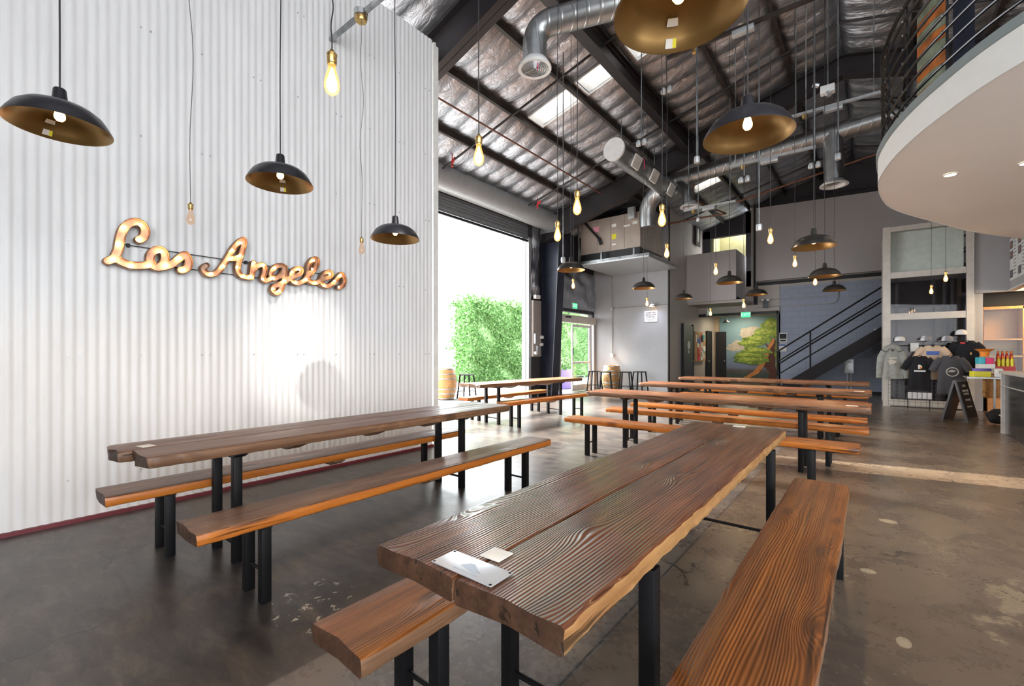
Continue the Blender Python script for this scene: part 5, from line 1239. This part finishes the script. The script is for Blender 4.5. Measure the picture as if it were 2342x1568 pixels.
# display rack
t = thing('display_rack', (1.03, 14.55, 0), 'black wire grid rack holding the shirts before the glass shaft', 'rack')
m = MB()
for k in range(15): m.tube([(-0.72+k*0.1, 0, 0.05), (-0.72+k*0.1, 0, 1.5)], 0.0035, 5)
for k in range(15): m.tube([(-0.72, 0, 0.06+k*0.1), (0.70, 0, 0.06+k*0.1)], 0.0035, 5)
m.build('wire_grid', 'cord_grey', t)
m = MB(); m.tube([(-0.75, 0, 1.52), (0.85, 0, 1.52)], 0.012, 8)
for xx in (-0.36, 0.03): m.tube([(xx, -0.08, 0), (xx, -0.08, 0.75)], 0.009, 8)
m.build('top_bar', 'near_black', t)
def tee(loc, w, h, mt, label, rz=0, sleeve=0.24, hood=False, long=False, name='t_shirt', cat='shirt'):
    t = thing(name, loc, label, cat, 'shirts hanging before the glass shaft', rz)
    m = MB(); hw = w/2
    nx, nz = 14, 16; d = 0.05
    def outline(v):     # half width at v (0 bottom..1 top)
        if v > 0.86: return hw*(1-(v-0.86)/0.14*0.45)
        return hw*(0.98+0.03*math.cos(v*6))
    vs = []; fs = []
    for sgn in (-1, 1):
        for j in range(nz+1):
            v = j/nz; o_ = outline(v)
            for i in range(nx+1):
                u = -1+2*i/nx
                dd = d*(1-abs(u)**2.5)*(0.6+0.4*v) + 0.010*math.sin(u*7+v*2+hw*30)*(1-v)*(1 if sgn < 0 else 0.5)
                neck = 0.05*max(0, 1-(u/0.30)**2) if v == 1 else 0
                vs.append((o_*u, sgn*max(dd, 0.0), h*v-neck*(1.0 if sgn < 0 else 0.4)))
    S = (nx+1)*(nz+1)
    for sgn in (0, 1):
        for j in range(nz):
            for i in range(nx):
                q = sgn*S+j*(nx+1)+i; f = (q, q+1, q+nx+2, q+nx+1); fs.append(f if sgn == 0 else tuple(reversed(f)))
    m.add(vs, fs); m.build('body', mt, t, angle=80)
    for s_ in (-1, 1):
        m = MB()
        if long: pts = [(s_*hw*0.72, 0, h*0.93), (s_*hw*1.05, 0, h*0.72), (s_*hw*1.22, 0.0, h*0.38), (s_*hw*1.30, -0.01, h*0.02)]; rr = [0.085, 0.08, 0.065, 0.05]
        else: pts = [(s_*hw*0.66, 0, h*0.92), (s_*hw*1.02, 0, h*0.80), (s_*(hw+0.085), 0, h*0.60)]; rr = [0.07, 0.075, 0.068]
        m.tube(pts, rr, 12)
        for k, v in enumerate(m.v): m.v[k] = Vector((v.x, v.y*0.55, v.z))
        m.build('sleeve', mt, t, angle=80)
    if hood:
        m = MB(); m.tube([(-0.15, -0.03, h*0.95), (-0.09, 0.0, h*1.06), (0, 0.02, h*1.10), (0.09, 0.0, h*1.06), (0.15, -0.03, h*0.95)], [0.05, 0.07, 0.08, 0.07, 0.05], 12); m.build('hood', mt, t, angle=80)
    m = MB(); m.tube([(-0.16, 0, h*0.93), (0, 0, h*1.02), (0.16, 0, h*0.93)], 0.008, 6); m.tube([(0, 0, h*1.02), (0, 0, h+0.045), (0.015, 0.02, h+0.06)], 0.004, 6); m.build('hanger', 'near_black', t)
    return t
t = tee((0.38, 14.28, 0.72), 0.40, 0.70, 'hoodie_grey', 'pale grey hooded sweatshirt hanging leftmost on the rack', 0.1, hood=True, long=True, name='hoodie', cat='hoodie')
m = MB(); m.prism(blob(-0.02, 0.40, 0.07, 0.06, 0, 8), -0.068, -0.060, 0, 'XZ'); m.box((0.0, -0.064, 0.50), (0.16, 0.008, 0.03)); m.build('print', 'print_cream', t)
t = tee((0.86, 14.12, 0.47), 0.40, 0.80, 'tee_black', 'black t-shirt with a small white and orange print above white text', 0.0)
m = MB(); m.prism(blob(0.0, 0.55, 0.035, 0.05, 0, 4), -0.064, -0.057, 0, 'XZ'); m.box((0.0, -0.061, 0.455), (0.20, 0.007, 0.035)); m.build('print', 'print_white', t)
m = MB(); m.prism(blob(0.018, 0.53, 0.02, 0.025, 0, 4), -0.067, -0.062, 0, 'XZ'); m.build('print_accent', 'orange', t)
t = tee((1.37, 14.02, 0.42), 0.45, 0.86, 'tee_charcoal', 'charcoal t-shirt with a round pale print, beside the folding chalkboard', 0.05)
m = MB(); m.lathe([(0.085, -0.004), (0.105, -0.004), (0.105, 0.004), (0.085, 0.004)], (0, 0, 0), 28, close=True); m.prism([(-0.07, -0.004-0.0), (0.02, -0.004), (0.06, 0.02), (0.0, 0.05), (-0.05, 0.03)], -0.004, 0.004, 0, 'XY'); o = m.build('print', 'print_cream', t); o.location = (0.02, -0.064, 0.50); o.rotation_euler = (PI/2, 0, 0)
t = tee((1.10, 14.36, 0.72), 0.44, 0.80, 'tee_cream', 'cream t-shirt with a blue box print behind the dark ones', 0.0)
m = MB(); m.box((0, -0.062, 0.62), (0.22, 0.008, 0.09)); m.build('print', 'blue', t)
t = tee((1.66, 14.38, 0.80), 0.44, 0.82, 'tee_black', 'black shirt with a tiny gold badge and red tag, rightmost on the rack', -0.2)
m = MB(); m.box((0.08, -0.06, 0.53), (0.03, 0.008, 0.05)); m.build('badge', 'brass', t)
m = MB(); m.box((-0.05, -0.06, 0.77), (0.08, 0.008, 0.04)); m.build('tag', 'red', t)
def cap(loc, rz, label):
    t = thing('trucker_cap', loc, label, 'cap', 'pale caps above the shirts', rz)
    m = MB(); m.lathe([(0.10, 0.0), (0.103, 0.03), (0.095, 0.075), (0.06, 0.112), (0.0, 0.122)], (0, 0, 0), 20, mis=[0, 0, 0, 0])
    for k, f in enumerate(m.f):
        cy = sum(m.v[i].y for i in f)/len(f)
        if cy < 0.0: m.m[k] = 1
    m.build('crown', ['cap_white', 'cap_mesh'], t)
    m = MB(); pts = [(-0.10, 0.02)] + [(0.105*math.cos(a), 0.02+0.15*math.sin(a)) for a in [PI-PI*k/10 for k in range(11)]] + [(0.10, 0.02)]
    m.prism(list(reversed(pts)), -0.002, 0.006); m.build('brim', 'cap_white', t)
    m = MB(); m.tube([(0, 0, 0.10), (0, 0.02, -0.02), (0, 0.12, -0.13)], 0.004, 5); m.build('peg', 'near_black', t)
    return t
cap((0.52, 14.35, 1.63), 2.9+PI*0, 'white and grey cap above the pale hoodie')
cap((0.99, 14.35, 1.63), 1.2, 'white and grey cap above the price card')
cap((1.35, 14.35, 1.62), 1.0, 'white and grey cap above the charcoal shirt')
cap((1.59, 14.49, 1.76), 3.0, 'white cap highest and rightmost above the black shirt')
t = MB(); t.box((0, 0, 0.1), (0.15, 0.006, 0.20)); o = t.build('hanging_price_card', 'white_label', None, (0.79, 14.45, 1.38)); tag(o, 'small white price card pinned between hoodie and black shirt', 'card')
t = thing('hanging_socks', (0.86, 14.10, 0.35), 'row of white folded socks pinned under the black t-shirt', 'socks')
for k in range(5):
    m = MB(); m.box((-0.17+k*0.085, 0, 0.0), (0.075, 0.03, 0.15), bev=0.01); m.build('sock', 'cap_white', t)
# folding chalkboard
t = thing('chalkboard_sign', (1.36, 12.55, 0), 'black folding chalkboard standing on the floor before the shirts', 'sign', None, -0.40)
for s_, nm in ((-1, 'left'), (1, 'right')):
    a = 0.22*s_
    q = MB(); q.box((0, 0, 0.41), (0.035, 0.54, 0.82), 0, bev=0.004); o = q.build('board_frame', 'frame_slate', t); o.location = (s_*0.185, 0, 0.008); o.rotation_euler = (0, -a, 0)
    q = MB(); q.box((s_*0.021, 0, 0.43), (0.006, 0.46, 0.70)); w = q.build('chalk_panel', 'chalk_black', o)
    r = random.Random(9)
    for zz, ww, hh in ((0.70, 0.16, 0.06), (0.60, 0.30, 0.05), (0.54, 0.26, 0.045), (0.42, 0.24, 0.05), (0.29, 0.26, 0.03)):
        q = MB()
        for k in range(5): q.box((s_*0.025, -ww/2+ww*(k+0.5)/5, zz), (0.002, ww/5*0.7, hh*r.uniform(0.6, 1)))
        q.build('chalk_lettering', 'chalk', w)
# ================================================================== BAR
t = thing('bar_counter', (1.71, 11.04, 0), 'stainless fronted bar counter with pale top at the right edge', 'counter')
m = MB(); m.box((0.36, -3.6, 0.49), (0.68, 7.1, 0.98)); m.build('front_panel', 'stainless', t, smooth=False)
m = MB(); m.box((-0.0, -0.02, 0.52), (0.05, 0.05, 1.04)); m.build('corner_post', 'white_metal', t)
m = MB(); m.box((0.36, -3.6, 1.02), (0.80, 7.3, 0.05), bev=0.006); m.build('worktop', 'counter_stone', t)
m = MB(); m.tube([(-0.03, -0.1, 0.80), (-0.03, -6.8, 0.80)], 0.012, 8); m.build('rail', 'metal_light', t)
t = thing('side_shelf', (1.86, 12.95, 0), 'metal topped side shelf with orange wood cupboard past the bar end', 'shelf')
m = MB(); m.box((-0.06, -0.05, 0.855), (0.66, 0.55, 0.03)); m.build('shelf_top', 'metal_light', t)
m = MB(); m.box((0.16, 0.12, 0.64), (0.5, 0.40, 0.38)); m.build('cupboard', 'oak_orange', t, smooth=False)
for xx in (-0.28, 0.24):
    m = MB(); m.box((xx if xx > 0 else 0.0, -0.22, 0.42), (0.03, 0.03, 0.84)); m.build('leg', 'metal_light', t)
def boxy(name, loc, d, mt, label, cat='box', rz=0, group='goods on the bar end', bev=0.006):
    m = MB(); m.box((0, 0, d[2]/2), d, bev=bev); o = m.build(name, mt, None, loc, rz); tag(o, label, cat, group); return o
boxy('snack_box', (1.67, 12.78, 0.871), (0.26, 0.16, 0.11), 'yellow', 'yellow snack box at the front of the side shelf', rz=0.3)
boxy('snack_box', (1.72, 13.0, 0.871), (0.24, 0.14, 0.16), 'purple', 'lilac box half behind the yellow snack box', rz=0.3)
boxy('snack_box', (1.76, 12.92, 0.99+0.045), (0.24, 0.16, 0.09), 'white_label', 'white and pink box lying on the stacked snack boxes', rz=0.2)
boxy('snack_box', (1.70, 12.99, 1.126), (0.10, 0.16, 0.13), 'cyan', 'turquoise box standing on the stacked boxes', rz=0.2)
boxy('snack_box', (1.81, 12.98, 1.126), (0.11, 0.16, 0.12), 'hot_pink', 'pink box beside the turquoise one', rz=0.2)
t = thing('paper_bowl', (1.76, 12.98, 1.27), 'orange paper bowl on top of the pink box', 'bowl', 'goods on the bar end')
m = MB(); m.lathe([(0, 0), (0.06, 0), (0.08, 0.10), (0.15, 0.15), (0.145, 0.155), (0.07, 0.105), (0.05, 0.01), (0, 0.01)], (0, 0, 0), 20); m.build('bowl', 'orange', t)
boxy('paper_cup', (1.92, 12.76, 0.871), (0.12, 0.12, 0.17), 'white_label', 'white cup on the side shelf beside the snack boxes', 'cup', bev=0.03)
t = thing('display_stand', (2.05, 13.02, 0.871), 'small stand packed with orange and yellow bottles on the side shelf', 'display stand', 'goods on the bar end')
for k in range(4):
    for j in range(2):
        m = MB(); c = (-0.09+k*0.06, j*0.07, 0.16); m.lathe([(0, 0), (0.024, 0), (0.026, 0.10), (0.018, 0.14), (0.010, 0.16)], c, 12, 0); m.lathe([(0.013, 0.15), (0.017, 0.16), (0.017, 0.20), (0, 0.205)], c, 12, 1)
        o = m.build('bottle', [['yellow', 'red'][j], 'orange'], t); o.location.z = 0.05+0.10*j
m = MB(); m.box((0, 0.0, 0.105), (0.26, 0.07, 0.21)); m.box((0, 0.072, 0.155), (0.26, 0.07, 0.31)); m.build('tray', 'red', t)
t = thing('tablet_register', (2.02, 10.55, 1.046), 'tilted white tablet till on its stand on the bar', 'till', 'goods on the bar end', 0.2)
m = MB(); m.box((0, 0, 0.01), (0.16, 0.14, 0.02), bev=0.004); m.build('base', 'white_metal', t)
m = MB(); m.box((0, 0, 0.14), (0.02, 0.22, 0.28), bev=0.004); o = m.build('screen', 'white_label', t); o.rotation_euler = (0, 0.45, 0); o.location.z = 0.02
boxy('card_reader', (1.90, 10.45, 1.046), (0.08, 0.12, 0.12), 'metal_light', 'small grey card reader in front of the tilted tablet', 'card reader')
boxy('paper_stack', (2.08, 10.1, 1.046), (0.3, 0.3, 0.045), 'white_label', 'low stack of white paper on the bar', 'paper')
boxy('menu_holder', (2.26, 10.75, 1.046), (0.12, 0.05, 0.34), 'white_label', 'upright white menu card on the bar at the right edge', 'menu')
t = thing('duffel_bag', (1.93, 12.30, 0.0), 'black bag slumped on the floor under the side shelf', 'bag')
m = MB(); m.tube([(-0.22, 0, 0.11), (-0.12, 0, 0.15), (0.05, 0, 0.16), (0.2, 0, 0.15), (0.27, 0, 0.11)], [0.09, 0.14, 0.155, 0.14, 0.08], 14); m.build('bag_body', 'tee_black', t)
m = MB(); m.tube([(-0.1, -0.16, 0.2), (0.0, -0.18, 0.12), (0.14, -0.17, 0.14)], 0.012, 6); m.build('strap', 'white_label', t)
# oak cabinet with glasses
t = thing('glass_cabinet', (2.62, 15.2, 0.85), 'oak framed cabinet with shelves of glasses behind the bar', 'cabinet')
m = MB(); m.box((0, 0.28, 0.77), (1.3, 0.03, 1.54)); m.build('back_panel', 'oak_orange', t, smooth=False)
for xx, w in ((-0.64, 0.06), (0.05, 0.10), (0.66, 0.06)):
    m = MB(); m.box((xx, 0.0, 0.77), (w, 0.5, 1.54)); m.build('side_panel', 'oak_orange', t, smooth=False)
for zz in (0.03, 0.42, 0.80, 1.52):
    m = MB(); m.box((0, 0.0, zz), (1.3, 0.5, 0.035 if zz < 1.5 else 0.06)); m.build('shelf', 'oak_orange', t, smooth=False)
m = MB(); m.box((-0.3, -0.26, 0.77), (0.62, 0.008, 1.46)); m.build('pane', 'clear_glass', t)
for k in range(6):
    for zz in (0.05, 0.44):
        m = MB(); m.lathe([(0, 0), (0.03, 0), (0.042, 0.15), (0.039, 0.15), (0.028, 0.01), (0, 0.01)], (-0.56+k*0.088, 0.02, zz+0.002), 12); o = m.build('pint_glass', 'clear_glass'); o.location = t.location; tag(o, 'pint glass lined up inside the oak cabinet', 'glass', 'pint glasses in the oak cabinet')
t = thing('back_cabinet', (3.38, 15.3, 0), 'oak lower cupboards below the glass cabinet', 'cabinet')
m = MB(); m.box((0, 0, 0.42), (2.6, 0.6, 0.84)); m.build('cupboard_body', 'oak_orange', t, smooth=False)
# menu boards on the bulkhead facing the room
for k, (ya, lb) in enumerate(((14.86, 'white menu board nearest the wall corner, with pizza photos'), (14.14, 'second white menu board along the bulkhead, with pizza photos'), (13.42, 'third white menu board along the bulkhead'))):
    t = thing('menu_board', (2.415, ya-0.36, 2.95), lb, 'menu board', 'menu boards over the bar')
    m = MB(); m.box((0, 0, 0.6), (0.02, 0.68, 1.20)); m.build('board', 'white_label', t, smooth=False)
    m = MB()
    for zz in (0.10, 0.52, 0.74, 0.98):
        m.box((-0.012, 0.18, zz+0.04), (0.004, 0.24, 0.17))
    m.build('picture', 'frame_slate', t, smooth=False)
    m = MB()
    for zz in (0.56, 0.78, 1.02): m.lathe([(0, -0.002), (0.05, -0.002), (0.05, 0.002), (0, 0.002)], (0, 0, 0), 14); 
    o = None
    for zz in (0.56, 0.78, 1.02):
        m = MB(); m.tube([(-0.013, 0.18, zz), (-0.017, 0.18, zz)], 0.055, 14); m.build('food_photo', 'edge_orange', t)
    m = MB(); r = random.Random(k)
    for zz in range(14):
        m.box((-0.012, -0.12, 0.12+zz*0.075), (0.003, r.uniform(0.16, 0.30), 0.014))
    m.build('text_lines', 'frame_slate', t, smooth=False)
# ================================================================== MEZZANINE RAILING
t = thing('railing', (0, 0, 0), 'curved railing of dark round bars along the mezzanine edge', 'railing')
RC = offset_curve(OUT, -0.03)
for k in range(8):
    z = 3.86+k*0.142
    m = MB(); m.tube([(x, y, z) for x, y in RC], 0.013 if k < 7 else 0.02, 8); m.build('rail', 'rail_steel', t)
for i in (8, 18, 24, 30, 36, 42, 50, 60):
    x, y = RC[i]; m = MB(); m.box((x+0.02, y, 4.29), (0.014, 0.05, 1.16))
    for k in range(8): m.tube([(x-0.02, y, 3.86+k*0.142), (x+0.02, y, 3.86+k*0.142)], 0.010, 6, 1)
    m.build('post', ['rail_steel', 'galvanized'], t)
# slatted timber screen and column on the mezzanine
b = thing('timber_screen', (0.66, 8.5, 3.74), 'curved screen of orange and green timber slats behind the railing', 'screen')
for k in range(15):
    m = MB(); P = [(-0.15, 0.34), (-0.07, 0.14), (0.01, -0.02), (0.11, -0.12)]
    z0 = k*0.17; hh = 0.165
    vs = []; fs = []
    for x, y in catmull(P, 4): vs += [(x, y, z0), (x, y, z0+hh), (x+0.02, y+0.025, z0+hh), (x+0.02, y+0.025, z0)]
    nn = len(vs)//4
    for i in range(nn-1):
        for q in range(4): fs.append((4*i+q, 4*i+(q+1) % 4, 4*i+4+(q+1) % 4, 4*i+4+q))
    fs += [(0, 1, 2, 3), (4*nn-4, 4*nn-1, 4*nn-2, 4*nn-3)]
    m.add(vs, fs); m.build('slat', 'slat_orange' if k % 2 else 'slat_green', b)
b = MB(); b.box((0.92, 8.27, 5.1), (0.14, 0.14, 2.75)); b.box((0.92, 8.17, 5.1), (0.20, 0.02, 2.75)); struct('column_2', b, 'navy_column', smooth=False)
# soffit downlights
for k, (x, y, lb) in enumerate(((0.70, 7.19, 'round recessed downlight in the white soffit'), (1.30, 7.26, 'round recessed downlight at the right edge of the soffit'))):
    t = thing('downlight', (x, y, 3.393), lb, 'downlight', 'recessed soffit downlights')
    m = MB(); m.lathe([(0.062, 0.005), (0.075, -0.004), (0.055, -0.006), (0.05, 0.004)], (0, 0, 0), 28); m.build('trim_ring', 'white_metal', t)
    m = MB(); m.lathe([(0, -0.003), (0.052, -0.003), (0.052, 0.004)], (0, 0, 0), 28); m.build('lens', 'downlight', t)

# ================================================================== LIGHT AND CAMERA
def light(name, typ, loc, energy, col, target=None, size=None, blend=None, angle=None, size_y=None):
    l = bpy.data.lights.new(name, typ); l.energy = energy; l.color = col
    o = bpy.data.objects.new(name, l); C.objects.link(o); o.location = loc
    if target is not None: o.rotation_euler = (Vector(target)-Vector(loc)).to_track_quat('-Z', 'Y').to_euler()
    if typ == 'SPOT': l.spot_size = angle; l.spot_blend = blend; l.shadow_soft_size = size
    elif typ == 'AREA': l.size = size; l.shape = 'RECTANGLE'; l.size_y = size_y or size
    elif typ == 'SUN': l.angle = size
    return o
light('sun', 'SUN', (-20, -5, 20), 60.0, (1.0, 0.95, 0.88), (-20+16, -5-0.3, 20-13.0), size=0.5)
light('wall_patch_spot', 'SPOT', (0.55, 2.05, 5.8), 1500, (1.0, 0.96, 0.90), (-4.96, 2.45, 1.40), size=0.05, blend=1.0, angle=0.21)  # unseen spot added for the bright patch and pendant shadow on the corrugated wall
for x, y in ((0.70, 7.19), (1.30, 7.26), (1.6, 9.6), (1.3, 5.2)):
    light('downlight_beam', 'SPOT', (x, y, 3.36), 130, (1.0, 0.80, 0.58), (x, y, 0), size=0.05, blend=0.8, angle=1.9)
light('wall_daylight_spot', 'SPOT', (-5.80, 14.7, 3.0), 45, (0.72, 0.80, 1.0), (-5.9, 15.0, 1.4), size=0.08, blend=0.9, angle=2.2)  # tinted bluish, standing in for the door's daylight on this wall
light('hall_light', 'AREA', (-4.2, 19.6, 2.82), 45, (1.0, 0.86, 0.62), (-4.2, 19.8, 0), size=0.6)
light('upper_room_light', 'AREA', (-4.3, 19.6, 6.3), 6, (1.0, 0.92, 0.6), (-4.3, 19.9, 4), size=0.5)
light('bar_light', 'AREA', (3.1, 14.3, 2.7), 60, (1.0, 0.72, 0.42), (2.9, 15.2, 1.2), size=0.5)
light('mezzanine_light', 'POINT', (1.0, 7.5, 6.2), 25, (1.0, 0.62, 0.32), size=0.1) if False else None
w = bpy.data.worlds.new('sky'); bpy.context.scene.world = w; w.use_nodes = True
bg = w.node_tree.nodes['Background']; bg.inputs[0].default_value = (0.93, 0.965, 1.0, 1); bg.inputs[1].default_value = 9.0
cam = bpy.data.cameras.new('camera'); co = bpy.data.objects.new('camera', cam); C.objects.link(co)
co.location = (0, 0, CAMZ); co.rotation_euler = (PI/2, 0, ANG)
cam.sensor_width = 36; cam.sensor_fit = 'HORIZONTAL'; cam.lens = 36*1030/2342; cam.clip_start = 0.02; cam.clip_end = 200
cam.shift_y = (806-784)/2342
sc = bpy.context.scene; sc.camera = co
sc.view_settings.view_transform = 'Standard'; sc.view_settings.look = 'None'; sc.view_settings.exposure = 0.0; sc.view_settings.gamma = 1
sc.view_settings.use_curve_mapping = False
sc.cycles.max_bounces = 8; sc.cycles.diffuse_bounces = 5; sc.cycles.glossy_bounces = 4; sc.cycles.transparent_max_bounces = 12
sc.cycles.sample_clamp_indirect = 4.0; sc.cycles.caustics_reflective = False; sc.cycles.caustics_refractive = False
sc.cycles.use_denoising = True
